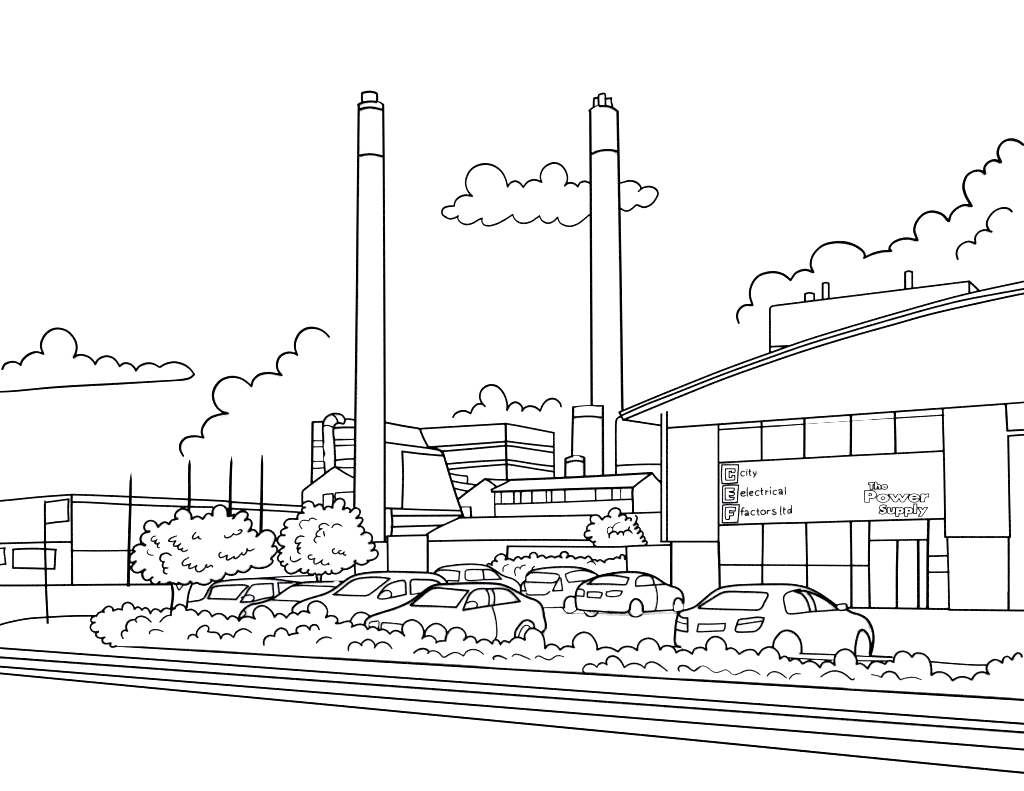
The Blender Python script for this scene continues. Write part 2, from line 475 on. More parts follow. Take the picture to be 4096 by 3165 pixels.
mass('gabled_house', 'steep gabled house behind the round tree, left of the tall chimney', 'house', 125,
     t.poly("32,1350 32,1080 45,1065 140,990 300,870 440,775 560,850 690,920 690,1700 32,1700"),
     [(t("30,1260 32,1085 40,1068 / 40,1068 140,990 300,870 390,800 440,773"), 7), (t("440,775 560,850 690,920"), 6)], 8,
     [('window', t.poly("290,1300 290,1120 410,1108 410,1300"), t("290,1255 290,1120 / 290,1120 410,1108 / 410,1108 412,1180 402,1268"), 4.6), ('window', t.poly("442,1300 440,1130 448,1098 680,1085 680,1300"), t("442,1180 438,1130 448,1098 / 448,1098 670,1085"), 4.5)])
# thin upper edge of the small window
# turbine hall with the slanting end
th = thing('turbine_hall', 'turbine hall with a long slanting end wall, right of the tall chimney', 'building', base_of(t.poly("1500,1600"), 130))
m = M().prism(t.poly("1040,215 1440,288 1495,300 1540,410 1610,540 1610,700 1040,700"), Front(133), 8)
m.ink(t("1070,220 1300,265 1440,288 1480,295 1500,310 / 1500,310 1540,410 1600,525"), Front(133), 7)
m.build('upper_wall', th)
m = M().prism(t.poly("1040,468 1300,500 1600,540 1700,556 1750,565 1785,610 1810,690 1870,890 1960,1170 2035,1390 2045,1400 2045,1700 1040,1700"), Front(130), 2.5)
m.ink(t("1070,468 1300,500 1600,540 1700,556"), Front(130), 6.5).ink(t("1690,552 1750,568 1785,610 1810,690 1870,890 1960,1170 2040,1392"), Front(130), 9)
m.ink(t("1070,1290 1500,1305 2000,1318"), Front(130), 7).ink(t("1150,1385 1600,1383 2050,1380"), Front(130), 7).ink(t("1140,1523 1500,1512 1780,1503"), Front(130), 6.5).ink(t("1143,1300 1143,1350 1152,1440 1150,1520 1140,1630"), Front(130), 7.5)
m.build('wall', th)
q = M(GLASS).prism(t.poly("1275,582 1500,608 1780,635 1810,700 1870,890 1960,1170 2005,1318 1275,1292 1287,850"), Front(129.9), .3)
q.ink(t("1275,582 1500,610 1780,635"), Front(129.9), 6.5).ink(t("1277,585 1287,850 1276,1288"), Front(129.9), 7)
q.build('window', th)
t = T(1800, 1620)
# striped block: two upright faces meeting at a corner
UL = Upright(2000, 158, 2022, 155); UL = Upright(1680, 168, 2022, 155); UR = Upright(2022, 155, 2216, 166)
th = thing('striped_block', 'flat-roofed corner block with pairs of horizontal stripes', 'building', base_of([(2020, 2273)], 158))
m = M().prism(t.poly("-372,298 695,235 710,920 710,1300 -200,1300"), UL, 10).ink(t("-372,298 0,276 695,235"), UL, 6.5)
m.ink(t("-260,527 0,510 695,458 / -100,578 0,572 695,510"), UL, 6.5).ink(t("-32,738 0,735 300,710 700,687 / -15,805 0,803 350,770 705,742"), UL, 6).ink(t("695,235 697,400 702,640 710,915"), UL, 8)
m.build('left_wall', th)
m = M().prism(t.poly("695,235 830,262 1300,350 1298,900 1298,1300 710,1300"), UR, 6).ink(t("695,235 830,258 1300,350"), UR, 6.5)
m.ink(t("705,455 1000,492 1285,523"), UR, 6).ink(t("720,512 800,520 1000,552 1280,594"), UR, 6).ink(t("715,687 800,697 1100,745 1285,767 / 715,742 800,755 1100,805 1285,833"), UR, 6).ink(t("1292,350 1294,600 1298,898"), UR, 8)
m.build('right_wall', th)
mass('conveyor_house', 'low stepped shed between the slanting wall and the small gable', 'shed', 145, t.poly("-60,845 100,877 210,888 217,965 325,998 420,1200 -60,1300"),
     [(t("0,856 100,877 205,888 / 212,890 220,910 217,965"), 5.5), (t("25,950 150,975 325,998"), 5.5), (t("50,1038 130,1060 225,1077"), 5)])
t = T(1800, 1620)
th = mass('small_gable', 'small gabled shed left of the row of clerestory windows', 'shed', 95, t.poly("112,1168 200,1100 440,922 500,970 580,1022 700,1040 700,1600 250,1600 192,1402 148,1277"),
     [(t("105,1175 200,1100 440,922"), 7.5), (t("440,925 520,975 580,1020"), 6), (t("140,1277 255,1277"), 5)], 8)
m = M().prism(t.poly("440,922 600,933 770,935 770,1060 590,1030"), Front(95.6), 6).ink(t("455,925 600,934 745,935"), Front(95.6), 6); m.build('roof', th)
m = M(GLASS).prism(t.poly("150,1277 255,1277 262,1400 194,1400"), Front(94.9), .1).ink(t("256,1277 258,1300 264,1400"), Front(94.9), 7); m.build('door', th)
# tanks
def tank(label, d, l, r, y0, sides, arcs, rise, w):
    base = at(((l + r) / 2, HY), d); base.z = 0
    rr = (r - l) / 2 / F * d; c = at(((l + r) / 2, y0), d); ground = Vector((c.x, c.y, 0))
    th = thing('storage_tank', label, 'tank', base, 'round tanks at the power station')
    m = M().cone([(ground, rr), (c, rr)]); sk = m.skin(d)
    ft = math.sqrt(2 * rr * (w + INK_PLUS) / 2 * d / F) * 1.3 + .1 * rr
    m.ink(sides, Front(d - ft), w); m.ink(arcs, Off(sk, .3), 5.5)
    m.build('shell', th)
    q = M().cone([(c, rr), (c + Vector((0, 0, rise)), rr * .55)]); q.build('lid', th)
tank('tall plain cylindrical tank in front of the chimney with three flues', 140, 2289, 2412.5, 1639, t("1537,28 1528,350 1522,640 / 1910,15 1912,880"), t("1537,28 1650,17 1780,12 1908,13 / 1545,154 1700,143 1800,146 1885,157"), .05, 7.5)
tank('short round tank standing before the tall cylindrical tank', 136, 2261, 2338.5, 1830, t("1438,900 1440,675 / 1678,660 1678,885"), t("1440,670 1500,647 1580,637 1650,645 1678,657 / 1450,720 1520,702 1580,695 1668,712"), .03, 7.5)
t = T(2300, 1580)
mass('silo', 'round-shouldered silo half hidden behind the shop corner', 'silo', 132, t.poly("600,265 530,290 512,330 511,1200 1200,1200 1200,265"), [(t("585,268 540,283 518,310 512,340 511,990"), 6.5), (t("520,884 700,873 900,867 1070,868"), 6)], 10)
# hall with the window row
t = T(1800, 1620)
d = 88
th = thing('workshop', 'long workshop with a row of clerestory windows under a pitched roof', 'building', base_of([(2250, 2000)], d))
wl = t.poly("558,1090 1000,1070 1560,1052 2285,1030 2290,1345 2290,1600 558,1600")
m = M().prism(wl, Front(d), 1.2).ink(t("558,1092 558,1240 562,1390"), Front(d), 5).ink(t("570,1237 800,1233 1400,1212 2184,1180 2270,1177"), Front(d), 6)
mu = [(640, 640, 1092, 1222, 5.5), (797, 797, 1085, 1225, 7.5), (884, 882, 1085, 1224, 7.5), (1022, 1022, 1078, 1222, 7), (1200, 1204, 1074, 1212, 5.5), (1267, 1268, 1072, 1209, 7), (1433, 1435, 1066, 1210, 6.5), (1815, 1818, 1056, 1192, 6.5), (2020, 2022, 1048, 1182, 6.5), (2128, 2130, 1045, 1175, 4)]
for x0, x1, y0, y1, ww in mu: m.ink(t(f"{x0},{y0} {(x0 + x1) / 2},{(y0 + y1) / 2} {x1},{y1}"), Front(d), ww)
m.build('wall', th)
xs = [558] + [q[0] for q in mu] + [2285]
for i in range(len(xs) - 1):
    f1 = lambda x: 1086 - (x - 558) * .0325; f2 = lambda x: 1240 - (x - 558) * .037
    M(GLASS).prism(t.poly(f"{xs[i]},{f1(xs[i])} {xs[i + 1]},{f1(xs[i + 1])} {xs[i + 1]},{f2(xs[i + 1])} {xs[i]},{f2(xs[i])}"), Front(d - .04), .06).build('window', th)
UG = Upright(2532, d, 2640, d + 6)
m = M().prism(t.poly("2285,1030 2518,850 2600,925 2700,1000 2700,1600 2290,1600"), UG, 1.5).ink(t("2285,1030 2400,940 2510,862"), Front(d - .4), 6.5).ink(t("2518,850 2570,915 2630,972"), UG, 9).ink(t("2283,1040 2276,1100 2282,1200 2284,1338"), UG, 7.5)
m.build('gable_wall', th)
rf = t.poly("515,1060 700,968 755,935 1300,913 1900,885 2518,850 2285,1030 1560,1052 1000,1070 520,1085")
m = M().prism(rf, Front(d - .3), .25).ink(t("515,1058 700,970 755,937"), Front(d - .3), 6.5).ink(t("755,937 1300,915 1900,885 2518,850"), Front(d - .3), 8).ink(t("520,1085 1000,1070 1560,1050 2285,1030"), Front(d - .3), 7.5).ink(t("516,1058 522,1085"), Front(d - .3), 6)
m.build('roof', th)
# warehouse and small blocks in front
t = T(1750, 2060)
wp = [(1706, 2137), (1837, 2071), (2100, 2067.5), (2440, 2061), (2642, 2049), (2642, 2310), (1706, 2310)]
mass('warehouse', 'low wide warehouse with a long pale roof behind the parked cars', 'warehouse', 66, wp,
     [(T(1200, 1620)("1580,1615 1700,1545 1990,1408"), 6.5), (t("270,36 800,25 1500,12 1960,4"), 6.5), (T(2300, 1980)("580,232 720,228 1065,217"), 6), (t("-110,328 300,320 700,315 1300,312 1900,317"), 6.3)], 1)
t = T(1050, 1980)
mass('gatehouse', 'plain square gatehouse just right of the tall chimney base', 'building', 56, t.poly("1560,512 1800,505 2063,503 2063,1040 1560,1040"),
     [(t("1560,515 1800,508 2065,503"), 6.5), (t("1560,515 1562,700 1565,1035"), 7), (t("2062,505 2062,800 2063,1035"), 8)], 4)
mass('low_wall', 'low plain wall beside the gatehouse, right of the round tree', 'wall', 57, t.poly("1152,870 1152,588 1480,585 1600,587 1600,1060 1160,1060"), [(t("1380,591 1480,586 1552,590"), 6), (t("1152,870 1154,930 1158,1000"), 6.5)], .4)

# ------------------------------------------------------------------ low building at the left and its masts
t = T(0, 1740)
BL = Upright(0, 81, 287, 78); BR = Upright(287, 78, 1210, 82.5)
th = thing('low_building', 'long low building with a double roof edge, at the left edge', 'building', base_of([(400, 2300)], 80))
m = M().prism(t.poly("-1500,945 0,824 200,805 500,775 895,746 900,1900 -1500,1900"), BL, 6)
m.ink(t("-1500,945 0,824 200,805 500,775 895,746"), BL, 6.5).ink(t("-1500,1380 0,1355 400,1345 700,1338 880,1337"), BL, 6.5).ink(t("-1500,1879 0,1879 500,1878 897,1873"), BL, 6.5)
m.build('left_wall', th)
m = M().prism(t.poly("895,745 1200,755 1640,773 2184,797 2804,825 2874,835 3244,860 3780,891 3780,1900 897,1900"), BR, 6)
m.ink(t("895,745 1200,755 1640,773 2184,797 2804,825 / 2790,822 2874,835 3244,860 3755,889"), BR, 6.5).ink(t("895,750 895,900 897,1300 900,1690 900,1870"), BR, 7).ink(t("890,1444 1200,1447 1640,1443"), BR, 5).ink(t("897,1873 1500,1868 2060,1866 2150,1865"), BR, 6.5)
m.ink(t("905,838 1100,843 1600,870 2184,892 2384,898 2650,902"), BR, 6.3).ink(t("2839,920 3084,930 3484,950 3744,967"), BR, 6)
m.build('right_wall', th)
def pane(th, poly, st, surf, w, nm='window'):
    q = M(GLASS).prism(poly, surf, .04, .0006)
    if st: q.ink(st, surf, w, None, .0006)
    return q.build(nm, th)
pane(th, t.poly("-120,1420 0,1418 62,1412 52,1450 72,1618 0,1620 -120,1620"), t("-30,1419 0,1418 62,1412 / 62,1412 54,1450 64,1550 72,1616 / 72,1616 40,1613 0,1620 -30,1622"), BL, 5)
pane(th, t.poly("160,1430 450,1420 695,1433 682,1672 160,1660"), t("160,1430 300,1422 450,1420 700,1433 / 695,1435 682,1670 / 682,1672 400,1665 160,1660 / 168,1435 166,1550 165,1660"), BL, 6.5)
pane(th, t.poly("570,843 700,825 858,803 857,1075 580,1107"), t("570,843 700,825 858,803 / 857,803 852,920 857,1075 / 857,1075 700,1090 580,1107"), BL, 6)
def mast(label, surf, seg, w0, w1, grounded=False, tip=.55):
    g = seg[0]; m = M(INK); P = []; R = []
    n = len(g)
    for i, p in enumerate(g):
        d = surf.depth(p); tt = i / (n - 1)
        P.append(at(p, d)); R.append((w0 + (w1 - w0) * tt + 3.6) / 2 * d / F * (tip + (1 - tip) * min(1, tt / .1)))
    if grounded:
        q = P[-1].copy(); q.z = 0; P.append(q); R.append(R[-1])
    m.tube(P, R, 10); m.m = [0] * len(m.f)
    tag(m.build('mast'), label, 'mast', 'thin black masts at the left')
FR = Off(BR, .35)
mast('black mast standing lowest on the left, full height in view beside the bushy tree', Front(77), t("1637,450 1632,560 1625,900 1610,1400 1605,1700 1603,1815 1602,1850"), 8, 10, True, .2)
t = T(700, 1740)
mast('short black mast rising behind the left part of the bushy tree crown', FR, t("183,320 178,500 180,700 178,830 168,1000"), 9.5, 9)
mast('black mast rising behind the middle of the bushy tree crown', FR, t("709,258 700,400 690,700 688,1100"), 8, 11, False, .2)
mast('black mast at the right shoulder of the bushy tree, nearest the chimney', FR, t("1087,252 1085,500 1080,850 1070,1290"), 8.5, 11)
t = T(0, 1740)
m = M(INK); g = t("560,825 560,1000 563,1400 570,1690 578,1985 592,2265 595,2355")[0]
m.tube([at(p, 25.9) for p in g], [(6.8 + 3.4) / 2 * 25.9 / F * (.75 if i < 2 else 1) for i in range(len(g))], 10); m.m = [0] * len(m.f)
tag(m.build('lamp_post'), 'plain black post on the grass in front of the low building', 'post')
# ------------------------------------------------------------------ trading building at the right
R_ = T(2800, 1500); Q_ = T(2900, 1060); t = R_
dL, dR = 37.0, 33.8
WP = Upright(2640, dL, 4096, dR)
LOW = Upright(2640, dL, 4096, dR, .6)       # the set-back ground floor
RF = Upright(2640, dL, 4096, dR, -1.6)      # roof edge, oversailing
th = thing('trade_building', 'two-storey trade counter building with a sweeping upturned roof at the right', 'building', base_of([(3400, 2400)], 35.5))
TB = th
top = Q_.poly("-1315,1838 -800,1622 0,1303 550,1103 1000,945 1500,790 2184,590 2947,380 3731,207 4100,128 5600,-170")
bot = Q_.poly("5600,10 4100,290 3731,357 3300,448 2547,620 2184,722 1547,902 1000,1070 550,1222 0,1418 -512,1622 -1272,1936")
m = M(PAINT).prism(top + bot, RF, 1.3)
m.ink(Q_("-1318,1838 -800,1622 0,1303 550,1103 1000,945 1500,790 2184,590 2947,380 3731,207 4100,128 5600,-170"), RF, 6.5)
m.ink(Q_("-1292,1880 -980,1742 -672,1622 0,1358 550,1160 1000,1003 1500,849 2184,650 2547,548 2947,447 3400,360 3731,300 4100,228 5600,-65"), RF, 6.5)
m.ink(Q_("-1272,1936 -512,1622 0,1418 550,1222 1000,1070 1547,902 2184,722 2547,620 3300,448 3731,357 4100,290 5600,10"), RF, 6.5)
m.ink(Q_("-1320,1838 -1270,1938"), RF, 6.5).ink(Q_("-1272,1932 -797,2004"), RF, 6.5)
m.m = m.m
m.build('roof', th)
# upper wall: gable under the roof, corner pier, panel between floors
up = t.poly("-483,360") + [p for p in Q_.poly("-797,1735 -512,1622 0,1418 550,1222 1000,1070 1547,902 2184,722 2547,620 3300,448 3731,357 4100,290 5600,10")] + t.poly("5700,300 5700,2024 3060,2024 3050,1796 2434,1812 1880,1828 240,1877 235,2081 -483,2081")
m = M().prism(up, WP, .5)
m.ink(t("-405,663 0,634 2184,478 4043,345 5700,220"), WP, 6.5)
m.ink(t("-483,362 -483,2081 / -412,322 -412,2075 / -488,2081 235,2081"), WP, 6.3)
m.ink(t("231,620 231,2079"), WP, 6.3)
m.ink(t("3027,425 3045,1100 3055,1685 3060,2022 / 3060,2024 3868,2024 / 3845,762 3856,1400 3868,2024"), WP, 6.3)
m.ink(t("240,1095 770,1068 1300,1040 1880,1008 2438,981 3030,950"), WP, 6.5)
m.ink(t("240,1877 785,1857 1320,1844 1880,1827 3050,1796"), WP, 6.5)
for g, ww in (("768,585 768,800 769,1058", 7.5), ("1302,552 1302,800 1300,1030", 8.5), ("1882,512 1882,760 1879,1003", 8.8), ("2430,468 2430,550 2436,800 2438,972", 8.2)): m.ink(t(g), WP, ww)
m.ink(t("240,685 770,650 1000,637"), WP, 6).ink(t("1000,637 1290,616"), WP, 4.8).ink(t("1290,616 1600,594 1890,575 2150,558"), WP, 1.2, None, .0003, 2.4).ink(t("2150,558 2430,541"), WP, 2.6).ink(t("2430,541 2700,524 3040,503"), WP, 5)
m.build('upper_wall', th)
def wnd(poly, st=None, w=6, nm='window', surf=WP):
    q = M(GLASS).prism(t.poly(poly), surf, .05, .0003)
    if st: q.ink(t(st), surf, w, None, .0003)
    return q.build(nm, th)
xs = [231, 768, 1301, 1881, 2434, 3030]
for i in range(5):
    a, b = xs[i] + 14, xs[i + 1] - 14
    f1 = lambda x: 635 - (x - 231) * .0703; f2 = lambda x: 1085 - (x - 231) * .052
    wnd(f"{a},{f1(a)} {b},{f1(b)} {b},{f2(b)} {a},{f2(a)}")
wnd("3817,362 4300,330 4300,680 4043,686 3835,697", "3817,370 3826,540 3835,697 / 3835,697 4043,686 4200,678", 6.3)
wnd("3845,762 4043,748 4300,730 4300,1900 4100,1960 3860,1990", "3845,762 4043,748 4200,737", 6.3)
# ground floor
lw = t.poly("-360,2085 230,2079 240,1880 785,1850 1880,1820 3055,1790 3060,2030 5700,2030 5700,2960 3109,2935 1700,2912 -360,2905")
m = M().prism(lw, LOW, .6)
m.ink(t("-360,2098 -360,2360 -359,2895"), LOW, 9).ink(t("232,2085 236,2250 243,2439 250,2895"), LOW, 8.5)
m.ink(t("785,1862 782,2150 777,2434 775,2895"), LOW, 7.5).ink(t("1322,1850 1330,2150 1335,2434 1340,2895"), LOW, 7.5).ink(t("1880,1832 1885,2150 1888,2434 1889,2895"), LOW, 7.8).ink(t("2113,1830 2107,2149 2107,2434 2118,2898"), LOW, 7.8)
m.ink(t("250,2369 700,2373 1300,2376 2100,2382"), LOW, 6.5)
m.ink(t("2119,2067 2500,2062 2819,2056"), LOW, 6.5)
m.ink(t("2849,1803 2843,2100 2841,2249 2839,2905"), LOW, 9)
m.ink(t("2859,2263 3084,2257 / 2854,2463 3104,2461"), LOW, 6.3)
m.ink(t("3084,2030 3097,2434 3107,2929 / 3851,2030 3851,2936"), LOW, 6.3)
m.ink(t("250,2899 1000,2902 1859,2906 3094,2922 / 3109,2931 3849,2939 4043,2940 5700,2952"), LOW, 6.3)
m.build('lower_wall', th)
xs = [245, 781, 1331, 1885, 2110]
for i in range(4):
    a, b = xs[i] + 14, xs[i + 1] - 14
    f1 = lambda x: 1888 - (x - 231) * .0285
    wnd(f"{a},{f1(a)} {b},{f1(b)} {b},2366 {a},2362", nm='window', surf=LOW)
    wnd(f"{a},2386 {b},2392 {b},{2885} {a},{2880}", nm='window', surf=LOW)
wnd("2125,1838 2832,1816 2828,2042 2130,2052", surf=LOW)
d1 = wnd("2130,2082 2450,2076 2442,2895 2133,2890", "2464,2069 2460,2250 2456,2434 2456,2897", 8, 'door', LOW)
d2 = wnd("2478,2076 2707,2072 2711,2900 2470,2897", "2721,2062 2723,2434 2725,2905", 9, 'door', LOW)
wnd("2862,1815 3048,1810 3075,2030 3080,2242 2862,2248", surf=LOW)
wnd("2862,2278 3086,2272 3098,2448 2860,2450", surf=LOW)
wnd("2860,2478 3098,2475 3098,2905 2860,2902", surf=LOW)

# rooftop plant behind the roof
PD = 46
t = Q_
th = thing('plant_room', 'long rooftop plant room with three stub vents, rising behind the sweeping roof', 'building', base_of([(3400, 2273)], PD))
m = M().prism(t.poly("560,1300 560,560 570,525 600,512 1547,393 3047,205 3175,325 3300,600 3300,1300"), Front(PD), 3)
m.ink(t("560,1100 560,553 / 560,553 570,527 600,512 / 600,512 1547,393 3050,205 / 3047,205 3047,365 / 3052,210 3175,328 / 570,1022 830,1010"), Front(PD), 6.3)
m.build('wall', th)
for tx, pl in (("998,455 998,362 / 998,362 1050,349 1112,362 / 1112,362 1112,440", "998,470 998,362 1050,349 1112,362 1112,455"), ("1218,425 1218,232 / 1218,232 1257,221 1294,232 / 1294,232 1294,415", "1218,440 1218,232 1257,221 1294,232 1294,430"), ("2248,300 2248,90 / 2248,90 2290,78 2336,90 / 2336,90 2336,290", "2248,310 2248,90 2290,78 2336,90 2336,300")):
    q = M(PAINT).prism(t.poly(pl), Front(PD + .3), .5).ink(t(tx), Front(PD + .3), 6.3); q.build('vent_pipe', th)

# signs
t = T(2860, 1840, 400 / 2184)
SG = Off(WP, .05)
th = thing('wall_sign', 'shop sign of three boxed capitals C, E, F with small words beside them', 'sign', at((3050, 1960), 35.9))
LT = [("C", "150,110 515,108 / 515,108 500,300 492,496 / 492,496 300,512 152,513 / 152,513 143,350 152,112", "228,195 435,195 / 437,197 438,262 425,278 355,282 / 355,282 360,245 / 355,246 305,255 / 308,255 308,390 / 308,388 365,385 / 365,385 372,340 / 372,340 432,342 / 432,342 432,430 / 430,440 240,445 / 238,445 225,330 228,197"),
      ("E", "165,572 300,555 515,552 / 515,555 495,750 488,925 / 488,925 165,935 / 165,935 167,575", "222,615 420,617 / 420,617 420,665 400,682 310,690 / 308,692 330,708 420,718 / 422,720 422,758 400,775 310,780 / 305,782 320,812 350,820 420,818 / 420,818 412,865 / 412,865 350,875 222,877 / 222,877 222,617"),
      ("F", "168,990 300,978 450,985 530,978 / 530,978 512,1200 498,1360 / 498,1360 160,1372 / 160,1372 168,990", "228,1040 340,1033 450,1040 / 450,1040 440,1120 / 440,1120 320,1108 / 320,1108 318,1160 / 318,1160 410,1155 / 412,1155 400,1210 385,1222 315,1218 / 315,1218 315,1295 / 315,1297 248,1303 232,1285 222,1160 228,1042")]
for nm, o, i in LT:
    q = M(PAINT).prism(flat(t(o)), SG, .04)
    q.ink(t(o), SG, 3.2).ink(t(i), SG, 2.7)
    q.build('letter_tile', th)
W1 = ["645,258 610,243 575,265 563,300 575,340 610,355 640,343", "693,250 693,335", "697,209 700,211", "760,200 756,300 762,335 785,338", "740,248 785,245", "832,258 850,300 872,325", "897,250 895,300 870,345 838,380"]
W2 = ["570,732 655,725 650,695 610,685 575,705 562,740 575,780 620,793 662,780", "703,602 706,795", "755,727 830,718 825,690 795,680 765,695 752,730 770,772 805,782 822,772", "965,680 930,668 895,690 880,725 895,765 935,778 962,765", "1018,612 1018,720 1026,760 1048,765", "1002,675 1048,667", "1110,665 1110,763", "1113,705 1130,682 1160,683", "1208,662 1211,747", "1212,592 1216,614", "1345,670 1310,657 1280,680 1268,715 1280,748 1315,760 1340,745", "1388,662 1430,638 1462,660 1472,755", "1470,700 1425,697 1397,722 1408,742 1440,745 1468,722", "1533,592 1541,752"]
W3 = ["637,1050 610,1042 590,1080 588,1215", "567,1122 623,1120", "655,1125 690,1105 722,1125 728,1215", "725,1170 680,1170 652,1193 665,1213 700,1210 725,1188", "868,1112 835,1100 800,1120 783,1155 800,1192 835,1208 870,1190", "935,1062 935,1160 945,1198 965,1205", "912,1115 958,1110", "1050,1092 1010,1110 1000,1145 1015,1185 1050,1195 1090,1180 1103,1145 1090,1108 1050,1092", "1143,1097 1145,1180", "1148,1125 1170,1102 1205,1105", "1310,1080 1280,1077 1258,1100 1280,1130 1325,1145 1340,1168 1310,1195 1270,1190 1252,1172", "1440,1007 1432,1120 1435,1193 1453,1206", "1505,1037 1500,1150 1510,1182 1533,1185", "1492,1080 1546,1076", "1660,1090 1625,1080 1592,1110 1590,1150 1610,1170 1640,1158 1662,1115", "1667,992 1673,1162"]
for wd in (W1, W2, W3):
    q = M(INK)
    for s_ in wd: q.ink(t(s_), SG, 4.6, None, 0, .9)
    q.m = [0] * len(q.f)
    q.build('lettering', th)
t = T(3430, 1910, 320 / 2184)
th = thing('wall_sign', 'outlined three-line lettering sign reading The Power Supply', 'sign', at((3590, 2000), 35))
E = lambda *a: ellipse(t, *a)
t_ = lambda s_: t(s_)
The = [("295,143 465,143 / 465,143 465,195 / 455,195 420,195 / 420,195 420,322 / 420,322 345,322 / 345,322 345,195 / 345,195 295,195 / 295,195 295,143", None),
       ("465,125 535,125 / 535,125 535,195 / 535,195 575,190 620,207 640,245 640,322 / 640,322 570,322 / 570,322 570,255 553,240 537,255 537,322 / 537,322 465,322 / 465,322 465,125", None)]
Pow = [("190,362 380,362 / 380,362 450,375 505,420 517,475 490,540 430,572 320,580 / 320,580 320,680 / 320,680 197,680 / 197,680 190,362", "312,443 370,443 392,470 370,502 312,502 / 312,502 312,443"),
       ("845,455 975,455 / 975,455 1037,560 / 1037,560 1100,455 / 1100,455 1165,455 / 1165,455 1228,560 / 1228,560 1290,455 / 1290,455 1420,455 / 1420,455 1265,672 / 1265,672 1190,672 / 1190,672 1132,570 / 1132,570 1072,672 / 1072,672 995,672 / 995,672 845,455", None),
       ("1730,452 1845,452 / 1845,452 1842,475 / 1842,475 1890,452 1950,448 / 1950,448 1945,540 / 1945,540 1895,530 1850,550 1838,600 1838,668 / 1838,668 1722,670 / 1722,670 1730,452", None)]
Sup = [("795,772 745,752 690,750 630,768 592,820 605,865 660,893 705,910 / 712,918 695,938 650,928 620,905 / 620,905 580,975 / 580,975 640,1000 720,1000 780,960 800,905 775,865 710,838 690,828 / 690,822 720,815 755,838 / 755,838 795,772", None),
       ("815,825 900,825 / 900,825 900,915 915,940 935,940 947,915 947,825 / 947,825 1028,825 / 1028,825 1028,940 1000,982 920,1000 840,982 815,940 815,825", None),
       ("1045,825 1130,825 / 1130,838 1180,818 1240,840 1275,905 1250,970 1190,998 1130,982 / 1130,982 1130,1068 / 1130,1068 1045,1068 / 1045,1068 1045,825", "D1162,908"),
       ("1290,825 1370,825 / 1370,838 1420,818 1480,835 1517,900 1490,972 1430,998 1370,980 / 1370,980 1370,1065 / 1370,1065 1288,1065 / 1288,1065 1290,825", "D1403,908"),
       ("1538,728 1622,728 / 1622,728 1615,988 / 1615,988 1530,988 / 1530,988 1538,728", None),
       ("1645,820 1740,820 / 1740,820 1778,890 / 1778,890 1820,820 / 1820,820 1920,820 / 1920,820 1755,1062 / 1755,1062 1658,1062 / 1658,1062 1735,955 / 1735,955 1645,820", None)]
for word in (The, Pow, Sup):
    q = M(PAINT)
    LW = 2.3
    for o, i in word:
        q.prism(flat(t(o)), SG, .04); q.ink(t(o), SG, LW, None, .0003, 2.4)
        if i and i[0] == 'D':
            cx_, cy_ = [float(x) for x in i[1:].split(',')]
            q.ink(E(cx_, cy_, 18, 16, 10), SG, 5.5, None, .0003, 0)
        elif i: q.ink(t(i), SG, LW, None, .0003, 2.4)
    if word is The:
        e = E(738, 258, 86, 70); q.prism(flat(e), SG, .04).ink(e, SG, LW, None, .0003, 2.4).ink(t("712,238 760,238 / 710,266 825,266 / 712,276 755,276"), SG, 2, None, .0003, .6)
    if word is Pow:
        for e in (E(697, 567, 170, 116), E(1550, 562, 155, 115)): q.prism(flat(e), SG, .04).ink(e, SG, LW, None, .0003, 2.4)
        q.ink(E(697, 567, 55, 38), SG, LW, None, .0003, 2.4).ink(t("1512,525 1600,525"), SG, 3, None, .0003, 2.4).ink(t("1530,512 1575,512"), SG, 2, None, .0003, 2.4).ink(t("1505,585 1700,585"), SG, 3, None, .0003, 2.4).ink(t("1508,590 1525,608 1555,612 1592,592"), SG, 1.8, None, .0003, 2.4)
    q.build('lettering', th)

